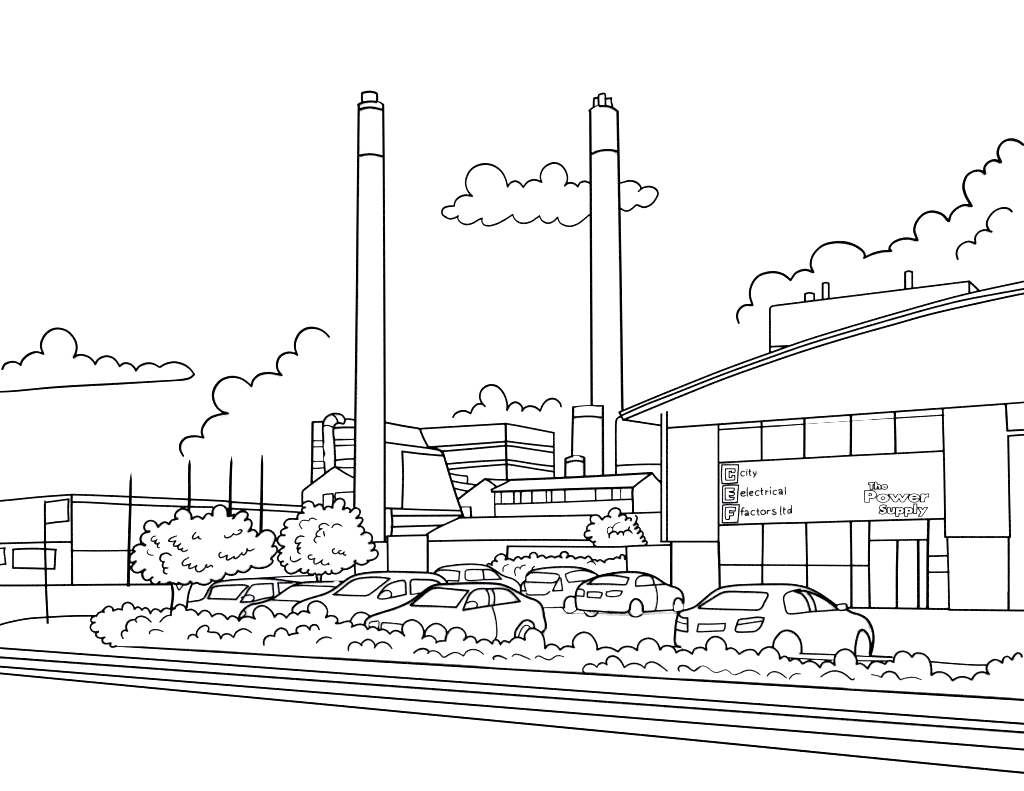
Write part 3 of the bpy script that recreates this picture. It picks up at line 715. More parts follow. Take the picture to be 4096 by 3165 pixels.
# ------------------------------------------------------------------ trees, hedges, walls of the car park
def foliage(name, poly, d, bulge, grid, outline, inner, th=None, label=None, cat=None, w=7, reach=None, group=None, tp=None):
    m = M(LEAF).puff(poly, d, bulge, grid, reach)
    sk = m.skin(d.depth(poly[0]))
    m.ink(outline, Off(d, bulge * .25), w, tp)
    for s_, ww in inner: m.ink(s_, Off(sk, .02), ww, (.75, .65))
    o = m.build(name, th)
    return o if th is not None else tag(o, label, cat, group)
t = T(350, 1980)
o1 = t("565,690 585,645 640,617 690,618 718,628 / 700,615 668,590 660,550 672,510 710,475 778,457 / 770,455 738,455 712,430 707,395 730,345 792,320 850,345 880,400 / 880,400 920,358 970,338 1018,365 / 1018,365 1050,318 1120,300 / 1120,300 1095,285 1095,240 1130,195 1195,173 1260,200 1295,250 1300,302 / 1300,302 1340,275 1385,268 1440,302 / 1440,302 1480,245 1520,232 1560,258 / 1560,258 1560,200 1600,145 1655,127 1710,145 1745,200 1750,262 / 1750,262 1795,262 1832,245 / 1830,250 1825,280 1810,308 / 1810,308 1850,250 1900,212 1945,206 1995,225 2000,270 1962,320 / 1962,320 2010,302 2045,330 2050,375 2035,420 2010,457 / 2010,457 2050,435 2085,440 2120,480 2110,518 / 2107,519 2152,481 2202,446 2257,438 2312,466 2345,521 2332,591 2304,646 / 2304,646 2350,641 2370,691 2342,741 2287,796 / 2287,796 2314,821 2302,851 2252,891 2182,913 2112,916 2057,901 / 2047,890 2020,930 1980,960 1935,970 1875,950 / 1875,950 1850,985 1790,1002 1725,985 / 1720,985 1690,1040 1640,1070 1590,1078 1540,1060 / 1555,1070 1520,1105 1450,1125 1390,1110 1362,1095 / 1362,1095 1330,1110 1300,1100 1283,1080 / 1283,1080 1260,1110 1210,1122 1160,1110 1135,1095 / 1145,1108 1110,1115 1060,1102 / 1025,1090 980,1112 895,1114 / 900,1085 885,1105 840,1118 800,1095 785,1055 812,1030 / 775,1055 740,1068 700,1045 682,1000 690,960 715,932 / 715,932 660,965 610,972 565,950 548,910 570,865 602,828 / 602,828 560,848 530,835 520,800 540,745 590,703 / 590,703 565,690")
i1 = [(t(s_), 4) for s_ in ("850,513 815,525 793,570 830,578 868,558 / 868,558 840,600 848,612 897,597 / 897,597 872,630 878,655 897,660", "1110,512 1040,540 1008,575 1040,583 1102,572 / 1102,572 1072,620 1080,640 1120,635 1163,607 / 1163,607 1128,650 1135,680 1160,680 1190,663 / 1185,665 1172,690 1200,708 1250,687", "1352,467 1315,510 1310,548 1345,545 1388,515 / 1385,518 1390,545 1417,550", "1710,508 1715,528 1750,535 1800,510 1822,478 / 1825,490 1860,498 1910,475 1930,445 1910,433 1880,445", "1263,782 1200,820 1180,860 1200,885 1240,875 1288,858 / 1288,858 1262,900 1275,922 1320,905 1365,878 / 1365,878 1348,920 1365,955 1400,960 1450,930 1490,870 / 1490,870 1470,885 1495,907 1545,877 1563,903", "1668,715 1645,730 1642,765 1660,785 1740,752 / 1748,752 1732,800 1745,815 1790,795 1830,765 / 1830,770 1830,795 1860,792 1930,720 / 1930,740 1950,752 1985,710 1990,667 / 1990,667 2000,690 2030,698 2080,673")]
i1 += [(t("768,680 745,700 750,730 780,750 822,752"), 3), (t("1043,757 1010,732 970,728 920,750 905,790 915,825 960,835 / 950,840 935,880 950,910 1003,912 / 960,915 948,950 965,980 992,986"), 5.5)]
TD = 24.5
th = thing('tree', 'wide bushy tree with a curved two-line trunk, left of the parked cars', 'tree', gpt((717, 2509)), 'scallop-crowned trees')
foliage('crown', flat(*[o1]), Front(TD), .8, 26, o1 + t("1720,985 1705,950 1722,930 / 2045,890 2040,878 2048,868 / 778,457 765,455 / 718,628 700,625"), i1, th, w=6.3)
m = M(WALL); m.prism(t.poly("1000,1000 1035,1080 1060,1170 1065,1260 1045,1425 1040,1640 1240,1640 1240,1405 1245,1320 1265,1210 1305,1100"), Front(TD + .1), .25)
m.ink(t("990,1040 1035,1085 1060,1170 1065,1260 1045,1425"), Front(TD - .2), 8.5, (.35, 1)).ink(t("1307,1112 1268,1210 1248,1320 1240,1405"), Front(TD), 6)
m.ink(t("1110,1130 1125,1165 1140,1190 / 1140,1190 1165,1165 1187,1132"), Front(TD), 2.6)
m.build('trunk', th)
t = T(1050, 1980)
o2 = t("498,115 540,85 585,79 630,100 647,148 / 647,148 690,120 725,117 755,145 768,182 / 768,182 800,147 835,145 872,160 / 872,160 880,110 920,60 970,43 1015,65 1028,110 1005,180 / 1005,180 1060,162 1095,185 1090,217 / 1090,217 1140,170 1180,165 1217,195 1210,245 1170,292 / 1170,292 1230,283 1252,310 1235,350 1195,392 / 1195,392 1240,395 1268,430 1270,465 1235,495 / 1250,478 1300,467 1350,490 1370,540 1355,590 1330,603 / 1340,600 1385,600 1405,635 1390,675 1360,697 / 1370,690 1420,690 1443,735 1420,785 1370,812 1310,820 / 1340,820 1290,860 1230,875 1170,852 1145,835 1160,822 / 1150,865 1110,900 1060,925 1010,930 990,912 / 1000,935 960,970 910,985 865,970 862,945 / 865,970 840,990 805,985 785,960 / 785,960 760,985 730,997 695,990 / 660,980 620,995 580,985 560,965 575,938 / 560,965 510,978 470,955 483,922 / 470,930 420,965 350,985 300,960 278,915 285,885 310,865 / 270,890 235,880 230,845 255,828 / 255,832 215,835 190,800 200,760 235,722 / 235,722 205,720 215,690 275,648 / 275,648 220,630 185,585 190,540 225,505 280,503 / 240,495 225,470 245,435 310,408 / 310,408 275,390 270,360 300,315 360,298 440,305 / 435,305 435,265 460,232 515,225 / 515,225 490,205 495,175 535,155 / 525,157 500,150 490,130")
i2 = [(t(s_), 4) for s_ in ("492,423 465,380 475,340 510,317 580,325 / 580,325 590,300 630,290 675,310", "830,385 790,358 750,358 708,385 710,420 745,418 / 740,420 690,455 668,490 685,520 718,520 / 670,520 645,555 650,580 672,600", "865,408 890,375 930,363 970,375 992,392", "763,455 768,490 776,515", "898,670 875,685 875,715 905,735 945,720 / 980,695 955,700 955,730 985,738 1022,712 / 1020,712 1010,740 1030,755 1042,748", "618,750 580,755 570,785 600,807 655,790 / 652,792 640,830 650,862 690,855 752,808 / 750,810 735,840 750,870 790,873 828,848 / 825,850 820,868 835,872")]
i2 += [(t("517,520 470,513 425,540 410,580 412,605 478,595 / 470,600 440,640 428,672 / 428,672 478,658 / 470,665 440,690 445,720 472,737"), 5), (t("350,770 348,800 375,830 410,832 478,797"), 5)]
TD = 38
th = thing('tree', 'round-crowned tree with a short thin trunk, in front of the tall chimney', 'tree', gpt((1275, 2425)), 'scallop-crowned trees')
foliage('crown', flat(o2), Front(TD), 1.2, 26, o2, i2, th, w=6.2)
m = M(WALL).prism(t.poly("660,900 745,900 728,1330 680,1330"), Front(TD + .1), .3).ink(t("670,990 675,1030 682,1068"), Front(TD), 7, (.6, 1)).ink(t("738,995 733,1030 727,1068"), Front(TD), 6.5, (.6, 1)); m.build('trunk', th)
t = T(2300, 1980)
o3 = t("262,642 235,625 230,600 250,582 / 250,585 215,590 185,565 180,540 208,525 / 205,532 160,540 125,525 115,490 135,455 180,445 / 150,445 150,400 185,365 240,357 / 238,357 200,340 190,300 205,265 255,250 300,262 340,308 / 340,308 370,275 410,265 445,278 / 445,278 415,255 425,215 460,175 510,163 555,180 572,220 548,265 / 548,265 590,245 630,255 648,290 630,315 / 635,305 670,288 703,295 695,325 / 755,260 775,280 765,330 737,378 / 737,378 780,355 785,385 750,425 / 750,425 800,405 815,440 780,482 / 780,482 830,452 852,490 820,540 / 820,535 860,520 875,555 845,583 / 845,583 890,575 900,600 870,630 800,650")
i3 = [(t("565,340 510,360 475,400 470,455 / 468,415 440,398 405,420 405,465 417,492"), 2.3), (t("428,535 430,490 470,460 510,460 530,490 / 535,490 560,460 590,462 600,480 / 605,500 605,470 650,440 690,450 712,480 / 680,400 668,430 690,460"), 6)]
foliage('bush', flat(o3), Front(47.5), 1, 24, o3, i3, None, 'rounded bush with ragged right side above the boundary wall', 'bush', 5.6, None, 'car park bushes')
t = T(1750, 2060)
wpz = t.poly("866,388 1200,390 1900,394 2276,396 2436,384") + T(2300, 1980).poly("1200,622 1200,1200 660,1200") + t.poly("866,900")
th = thing('boundary_wall', 'boundary wall behind the low clipped hedge and the hatchbacks', 'wall', base_of(wpz, 46))
m = M().prism(wpz, Front(46), .3)
m.ink(t("870,392 1200,394 1900,398 2184,400"), Front(46), 6).ink(T(2300, 1980)("0,647 560,648 720,638 1185,625"), Front(46), 6).ink(t("875,392 872,460 868,545"), Front(46), 8).ink(T(2300, 1980)("640,650 644,800 650,945"), Front(46), 6.8)
m.build('wall', th)
o4 = t("615,628 640,605 680,627 / 675,625 680,590 710,570 745,580 / 730,575 713,550 740,510 805,486 845,510 857,540 845,558 / 845,558 895,545 950,570 / 950,570 975,535 1010,520 1045,550 / 1045,550 1075,525 1110,518 1155,535 / 1150,535 1155,490 1200,468 1240,490 1248,530 / 1248,530 1280,510 1320,506 1355,540 / 1355,540 1400,518 1440,518 1465,532 / 1465,532 1500,515 1525,518 1550,535 / 1545,532 1530,500 1550,470 1590,457 1628,480 1632,510 1610,533 / 1610,533 1650,512 1690,515 1718,547 / 1718,547 1770,525 1800,525 1840,542 / 1840,542 1870,517 1900,520 1935,568 / 1935,568 1965,557 1992,577 / 1992,577 2030,560 2085,592 / 2081,590 2100,565 2150,545 2191,555 / 2191,555 2236,525 2276,542 / 2278,542 2281,505 2308,495 2336,515 2338,553")
i4 = [(t("885,620 840,635 818,665 818,708"), 3.5), (t("975,757 962,710 975,665 1005,650 1035,675 / 1033,665 1055,635 1100,625"), 3.5), (t("1868,602 1910,580 1950,595 1975,625"), 4), (t("1213,643 1185,660 1180,690"), 4)]
foliage('hedge', flat(o4) + t.poly("2338,760 2338,1230 560,1230 600,700"), Front(44.5), .5, 26, o4, i4, None, 'low clipped hedge along the foot of the boundary wall', 'hedge', 5.6)
t = T(700, 2280)
m = M().prism(t.poly("980,108 1300,88 1730,68 1730,560 980,560"), Front(41), .3).ink(t("990,106 1300,88 1500,78 1728,70"), Front(41), 4)
tag(m.build('low_wall'), 'thin-topped low wall just behind the leftmost parked car', 'wall')

# ------------------------------------------------------------------ parked cars
def car_shell(corner, theta, L, W, H, front_first):
    g = gpt(corner); s_ = Vector((math.sin(theta), math.cos(theta), 0)); e_ = Vector((-math.cos(theta), math.sin(theta), 0))
    belt = .64 * H
    pr = [(0, .18), (0, .5 * H), (.04, .6 * H), (.1, belt), (.26, H * .97), (.42, H), (.6, H * .98), (.8, belt), (.97, .53 * H), (1, .45 * H), (1, .18)]
    if front_first: pr = [(1 - a, z) for a, z in reversed(pr)]
    n = len(pr); V = []; Fc = []
    for b in (0, 1):
        for a, z in pr:
            ins = max(0, z - belt) * .4
            V.append(g + s_ * (a * L) + e_ * (ins if b == 0 else W - ins) + Vector((0, 0, z)))
    Fc.append(tuple(range(n))); Fc.append(tuple(reversed(range(n, 2 * n))))
    Fc += [(i, (i + 1) % n, n + (i + 1) % n, n + i) for i in range(n)]
    # triangulate the two concave flanks
    tri = [tuple(f) for f in delaunay_2d_cdt([Vector(p) for p in pr], [(i, (i + 1) % n) for i in range(n)], [], 1, 1e-5)[2]]
    Fc = Fc[2:] + tri + [tuple(n + i for i in f) for f in tri]
    return Skin(V, Fc, g.y + 1), g
class Near:
    """just in front of the nearest skin around the spot, so that a line on an edge is not half buried"""
    def __init__(s, sk, k): s.sk = sk; s.k = k
    def depth(s, p):
        d = [s.sk.hit((p[0] + a, p[1] + b)) for a, b in ((0, 0), (6, 0), (-6, 0), (0, 6), (0, -6))]
        d = [x for x in d if x is not None]
        return clampd(p, (min(d) if d else s.sk.depth(p)) - s.k)
class Cut:
    def __init__(s, sk, k): s.sk = sk; s.k = k
    def depth(s, p): return s.sk.depth(p) - s.k
def car(label, poly, corner, theta, L, W, H, ff, body_ink, parts):
    """body: the drawn outline carved out of a real car-shaped shell; parts: (name, outline, strokes, width)"""
    sk, g = car_shell(corner, math.radians(theta), L, W, H, ff)
    th = thing('parked_car', label, 'car', g, 'cars in the car park')
    m = M(PAINT)
    vs, fs, bd = m.tri(poly, 18)
    D = [sk.hit(p) for p in vs]; A = np.array(vs); ok = np.array([d is not None for d in D])
    if not ok.any(): ok[0] = True; D[0] = g.y
    kn = np.array([d for d in D if d is not None]); KA = A[ok]
    dep = np.array([d if d is not None else kn[int(np.argmin(np.hypot(KA[:, 0] - p[0], KA[:, 1] - p[1])))] for d, p in zip(D, vs)])
    nb = [set() for _ in vs]
    for f in fs:
        for i in range(3): nb[f[i]] |= {f[i - 1], f[(i + 1) % 3]}
    for _ in range(10): dep = np.array([.5 * dep[i] + .5 * np.mean(dep[list(nb[i])]) if nb[i] else dep[i] for i in range(len(vs))])
    dmap = {p: d for p, d in zip(vs, dep)}
    n = len(vs); fr = []; bk = []
    for p, d in zip(vs, dep):
        d = clampd(p, d); fr.append(at(p, d))
        rr = ray(p); h = sk.b.ray_cast(Vector((0, 0, ZC)) + rr * (d + 40), -rr.normalized())
        bk.append(at(p, max(d + .6, h[0].y if h[0] is not None else 0)))
    for q in bk: q.z = max(q.z, .25)
    m.v = fr + bk
    m.f = [tuple(f) for f in fs] + [tuple(n + i for i in reversed(f)) for f in fs] + [(e[0], e[1], n + e[1], n + e[0]) for e in bd]
    m.m = [0] * len(m.f)
    b = m.skin(g.y + 1)
    def safe(poly_):
        return poly_
    lineS = Near(b, .03)
    for s_, ww in body_ink: m.ink(s_, lineS, ww, None, 0, 2.3)
    m.build('body', th)
    for nm, pl, st, ww in parts:
        q = M(GLASS if 'window' in nm or nm == 'windscreen' else PAINT)
        if pl: q.prism(pl, Cut(b, .02 if nm != 'mirror' else .12), .05 if nm != 'wheel' else .18, 0, 30)
        for s2, w2 in (st if isinstance(st, list) and st and isinstance(st[0], tuple) and isinstance(st[0][1], (int, float)) else [(st, ww)]):
            q.ink(s2, Near(b, .05 if nm != 'mirror' else .14), w2, None, 0, 2.3)
        q.build(nm, th)
    return th
t = T(700, 2280)
# leftmost: half hidden by the tree
car('leftmost parked car, its bonnet reaching the trunk of the wide bushy tree', t.poly("158,400 250,388 310,378 360,350 390,300 420,240 470,180 540,148 600,138 800,118 1000,108 1150,110 1300,122 1450,142 1600,160 1600,760 158,760"),
    (960, 2487), 22, 4.4, 2.3, 1.5, True,
    [(t("160,400 250,388 310,378 360,350 390,300 420,240 470,180 540,150 600,137 800,117 1000,108 1150,110 1300,122 1450,142 1590,158"), 6.5)],
    [('windscreen', t.poly("410,357 440,290 470,220 500,205 700,190 880,190 915,203 850,260 800,320 765,365"), t("410,357 440,295 465,225 500,207 700,190 880,190 915,203 / 915,203 850,260 800,320 765,362 / 765,367 600,362 410,357"), 6.3),
     ('side_window', t.poly("815,402 870,320 945,205 975,185 1222,170 1230,320 1215,340 960,395"), t("815,402 870,320 945,210 975,187 1100,174 1222,170 / 1222,170 1225,250 1230,320 1212,341 / 1212,341 1100,360 960,395 815,403"), 6),
     ('side_window', t.poly("1285,165 1600,163 1600,300 1302,300"), t("1285,163 1525,163 / 1285,165 1295,230 1302,300"), 5.5),
     ('mirror', t.poly("860,385 870,325 940,312 985,335 985,365 960,385"), t("830,347 880,322 940,312 985,335 985,365 960,385"), 5)])
car('sloping-nosed car, second from the left in the row', t.poly("798,610 810,560 860,490 940,435 1040,415 1150,385 1230,350 1350,265 1450,205 1530,170 1600,155 1750,148 2100,145 2200,145 2200,760 798,760"),
    (1085, 2504), 22, 4.4, 2.3, 1.5, True,
    [(t("798,610 808,560 860,490 940,437 1040,415 1150,385 1230,352 1350,270 1450,205 1530,172 1600,157 1750,148 2100,145"), 7.5)],
    [('windscreen', t.poly("1220,375 1440,205 1550,195 1960,207 2020,215 2050,260 1575,395"), [(t("1440,207 1550,195 1800,203 1960,208 2020,217"), 5.2), (t("1220,375 1350,382 1500,388 1575,395"), 5)], 5),
     ('headlight', t.poly("850,505 885,535 870,565 810,605 815,560"), t("858,505 885,535 870,565 810,605"), 3.8)])
t = T(1050, 1980); t2 = T(1400, 2280)
car('middle car of the row with two side windows, behind the front car', T(700, 2280).poly("1470,530 1465,490 1490,450 1540,410 1650,365 1800,320 1900,285 1980,240 2100,150 2184,95") + t2.poly("100,65 250,35 450,25 600,22 800,30 1000,38 1100,65 1170,110 1215,158 1215,760 -600,760"),
    (1480, 2528), 25, 4.4, 2.4, 1.62, True,
    [(T(700, 2280)("1470,530 1463,490 1490,450 1540,412 1650,365 1800,320 1900,285 1980,240 2100,150 2184,92 2284,55 2434,32 2634,22 2784,22 2984,28 3184,38 3284,62 3354,105 3399,158"), 7.8),
     (t("1095,1578 1120,1530 1170,1480 1235,1465 1300,1485 1353,1525"), 6.5)],
    [('windscreen', t.poly("890,1245 1000,1155 1100,1080 1180,1045 1300,1030 1450,1025 1590,1043 1480,1130 1370,1215 1320,1248 1280,1260"), t("890,1243 1000,1158 1100,1080 1180,1047 1300,1030 1450,1027 1592,1043 / 1592,1043 1480,1130 1370,1215 1320,1248 1280,1258 / 1280,1258 1050,1252 880,1243"), 6.5),
     ('side_window', t.poly("1440,1275 1500,1180 1560,1120 1650,1080 1770,1068 1790,1090 1793,1240 1600,1285"), t("1440,1265 1500,1180 1560,1125 1650,1085 1770,1068 1785,1090 1788,1160 1793,1242 / 1793,1242 1700,1262 1600,1283"), 6.5),
     ('side_window', t2.poly("755,300 755,150 770,125 900,122 1040,130 1100,150 1140,200 1140,285 800,300"), [(t2("757,300 756,220 755,150 770,125 900,122 1040,130 1100,150 1127,170"), 7), (t2("755,305 800,303 870,287"), 4.5)], 7),
     ('mirror', t.poly("1440,1275 1470,1235 1530,1195 1580,1195 1612,1230 1600,1275 1540,1295 1460,1297"), t("1440,1275 1470,1235 1530,1195 1580,1195 1612,1230 1600,1275 1540,1295 1460,1297 1437,1285 1440,1270"), 5.5)])
t = T(1400, 2280); u = T(1750, 2060); v = T(2100, 2280)
car('front saloon of the row with a complete side window and visible rear wheel', t.poly("180,690 190,640 225,600 270,575 400,530 560,480 700,420 800,360 900,280 1000,210 1080,185 1300,172 1550,163 1800,170 1900,185 2000,225 2130,295 2184,325") + v.poly("60,350 140,380 200,430 225,490 240,580 262,680 258,730 215,780 200,1000 -2000,1000"),
    (1839, 2562), 31, 4.4, 2.5, 1.47, True,
    [(t("180,690 190,640 225,600 270,575 400,530 560,480 700,420 800,360 900,283 1000,212 1080,185 1300,172 1550,164 1800,170 1900,185 2000,225 2130,297 2184,325 / 2184,325 2244,352 2324,380 2384,430 2409,490 2424,580 2446,680 2442,735 2398,780"), 8.6),
     (t("1777,462 1800,530 1825,650 1832,780 1828,830 1810,858"), 5.3)],
    [('windscreen', t.poly("755,442 850,360 950,275 1020,232 1080,225 1480,258 1400,360 1325,465"), t("755,440 850,362 950,277 1020,234 1080,225 1180,232 1482,258 / 1482,258 1400,360 1325,465 / 1325,465 1100,455 900,447 755,443"), 7),
     ('side_window', t.poly("1410,500 1440,420 1490,310 1530,265 1600,237 1740,235 1738,448"), [(t("1410,498 1440,420 1490,312 1530,267 1600,237 1750,235"), 7), (t("1410,500 1600,470 1740,448"), 7.5), (t("1700,245 1730,300 1738,360 1733,425"), 6)], 7),
     ('side_window', t.poly("1745,235 1900,235 1980,255 2050,310 2125,395 1745,447"), [(t("1750,235 1900,235 1980,257 2050,312 2125,395 / 2125,395 1900,425 1740,448"), 7), (t("1775,245 1800,300 1806,360 1798,425"), 6.3)], 7),
     ('mirror', t.poly("1450,465 1470,410 1510,392 1560,395 1590,425 1580,470"), t("1465,412 1510,393 1560,396 1590,425 1580,465"), 5.3),
     ('headlight', t.poly("240,730 242,665 255,652 350,637 360,650 352,735"), t("240,728 242,668 255,652 350,637 / 350,637 362,650 350,700 360,735"), 4.5),
     ('grille', t.poly("388,735 395,670 405,657 520,665 660,680 660,740"), t("388,735 395,672 407,657 / 407,657 520,665 655,680"), 5),
     ('wheel', u.poly("965,1520 970,1460 1010,1390 1070,1330 1125,1313 1180,1335 1205,1370 1208,1640 965,1640"), [(u("965,1520 970,1460 1010,1390 1070,1330 1125,1313 1180,1335 1205,1370 1208,1405"), 7.8), (u("1010,1518 1030,1460 1070,1395 1110,1377 1145,1390 1160,1412"), 4.5)], 7)])
t = u
car('small car seen from the side at the back, above the front saloon', t.poly("-42,720 0,680 60,650 150,635 300,617 450,615 560,625 640,645 720,690 790,740 850,770 930,795 1000,840 1035,890 1040,960 1040,1220 -42,1220"),
    (1690, 2452), 68, 4.2, 1.8, 1.75, False,
    [(t("-42,720 0,680 60,650 150,635 300,618 450,615 560,625 640,645 720,690 790,740 850,770 930,795 1000,840 1033,890 1038,960"), 6.5)],
    [('side_window', t.poly("-27,721 20,693 150,690 280,705 265,825 -27,825"), t("-27,721 5,697 40,690 150,690 280,706 / 277,706 265,825 / 265,825 130,817"), 5.3),
     ('side_window', t.poly("360,690 400,682 570,684 578,808 380,817 350,805 345,780 347,700"), [(t("360,690 400,683 550,683 / 600,808 380,817 352,805 345,780 347,700"), 5), (t("565,690 575,740 579,800"), 6)], 5),
     ('side_window', t.poly("570,684 650,685 700,705 750,750 800,803 578,808"), t("550,683 650,686 700,706 750,750 800,803 / 800,803 600,808"), 5.5)])
car('hatchback seen from behind, partly hidden by the five-door car with three wheels showing', t.poly("1040,965 1040,900 1060,850 1100,815 1105,770 1120,730 1170,695 1250,675 1400,655 1600,648 1750,655 1850,675 1930,705 2000,750 2100,850 2100,1160 1330,1160 1060,1160"),
    (2262, 2436), 27, 4.0, 2.1, 1.75, False,
    [(t("1043,960 1040,900 1058,850 1100,812 1105,770 1120,735 1170,697 1250,676 1400,656 1600,648 1750,656 1850,676 1930,707 2000,750"), 7), (t("1335,1162 1570,1160"), 6), (t("1108,978 1130,995 1250,997 1350,992 1400,955"), 5.2)],
    [('rear_window', t.poly("1100,800 1115,750 1200,720 1350,725 1500,740 1520,760 1515,790 1490,825 1430,845 1300,840 1100,835"), t("1122,755 1150,730 1200,720 1350,725 1500,740 1522,762 1515,790 1490,825 1430,845 1300,842 1100,835"), 5.5),
     ('tail_light', t.poly("1085,840 1090,890 1105,950 1055,945 1055,890"), t("1085,840 1088,890 1105,950 / 1105,950 1055,945"), 5),
     ('tail_light', t.poly("1510,800 1435,948 1562,942 1540,785"), t("1518,790 1475,865 1435,948 / 1435,948 1562,942 / 1562,942 1550,865 1540,788"), 5.5),
     ('side_window', t.poly("1595,742 1650,715 1750,697 1830,695 1900,710 1975,735 2000,800 1880,815 1650,842 1635,840"), t("1595,742 1650,717 1750,697 1830,695 1900,710 1975,735 / 1595,742 1610,795 1637,840 / 1637,842 1750,830 1880,816"), 5),
     ('wheel', t.poly("1582,1160 1585,1090 1610,1040 1660,1015 1720,1030 1760,1100 1740,1180 1710,1210 1660,1228 1600,1215 1565,1165"), [(t("1582,1160 1585,1090 1610,1040 1660,1016 1722,1030"), 7.2), (t("1565,1165 1600,1215 1660,1228 1710,1210 1740,1180"), 5)], 7)])
t = v
car('five-door car with number plate and three wheels showing, near the shop corner', t.poly("650,490 635,440 630,340 640,270 670,210 730,160 830,110 950,70 1100,40 1250,25 1400,27 1530,50 1640,95 1750,170 1830,205 1900,225 1960,280 1980,350 1978,420 1960,495 1850,500 1480,527 1385,580 1290,525 900,515 700,502 660,495"),
    (2539, 2468), 36, 4.2, 2.2, 1.78, False,
    [(t("650,490 635,440 630,340 640,270 670,210 730,160 830,110 950,70 1100,40 1250,25 1400,28 1530,52 1640,98 1750,170 1830,205 1900,227 1960,280 1980,350 1978,420 1965,490"), 8), (t("637,450 655,490 700,502 900,515 1240,535 1280,525 1303,500"), 7), (t("1480,527 1650,512 1850,500"), 6.2), (t("1630,200 1648,280 1652,380 1640,460 1628,505"), 5)],
    [('rear_window', t.poly("795,175 870,110 950,80 1050,68 1180,78 1297,97 1265,175 1240,185 1000,175"), t("795,172 870,110 950,80 1050,68 1180,78 1297,97 / 1297,97 1280,140 1262,178 1240,185 / 1240,185 1000,175 775,177"), 6.2),
     ('tail_light', t.poly("670,240 720,245 737,255 733,330 650,323 655,270"), t("670,240 720,245 737,257 733,330 / 733,330 650,323"), 5),
     ('number_plate', t.poly("778,275 860,275 965,288 940,350 778,340"), t("778,275 860,273 950,281 965,290 / 965,290 940,350 / 940,350 778,340 / 778,340 778,275"), 5.2),
     ('tail_light', t.poly("1020,265 1100,258 1215,265 1190,315 1150,328 1030,328 1010,315"), t("1035,270 1100,259 1150,258 1215,265 / 1215,265 1190,312 1150,328 1030,328 1010,315 1020,267"), 5),
     ('side_window', t.poly("1382,203 1380,150 1395,105 1430,80 1500,70 1575,85 1605,120 1613,188"), [(t("1382,203 1380,150 1395,108 1430,80 1500,70 1575,77"), 6), (t("1382,203 1550,193 1613,188"), 6), (t("1575,85 1603,125 1613,185"), 6)], 6),
     ('side_window', t.poly("1580,80 1640,100 1745,180 1613,188 1605,120"), t("1613,188 1745,181"), 6),
     ('wheel', t.poly("1310,510 1315,430 1350,370 1385,362 1430,380 1465,430 1475,530 1440,570 1385,587 1330,575 1290,530"), [(t("1295,520 1310,490 1315,430 1350,374 1385,362 1430,380 1465,430 1476,522"), 8), (t("1290,530 1330,575 1385,587 1440,570 1475,530"), 5)], 7),
     ('wheel', t.poly("1865,500 1860,420 1880,365 1915,352 1950,370 1975,420 1972,480 1930,520 1880,520"), [(t("1865,500 1860,420 1880,365 1915,352 1950,370 1973,420 1970,475 1940,510 1900,523 1850,505"), 7)], 7),
     ('wheel', t.poly("738,515 770,565 825,583 880,565 912,525"), t("738,515 770,565 825,583 880,565 912,527"), 5.8)])
t = T(2800, 2280); x = v
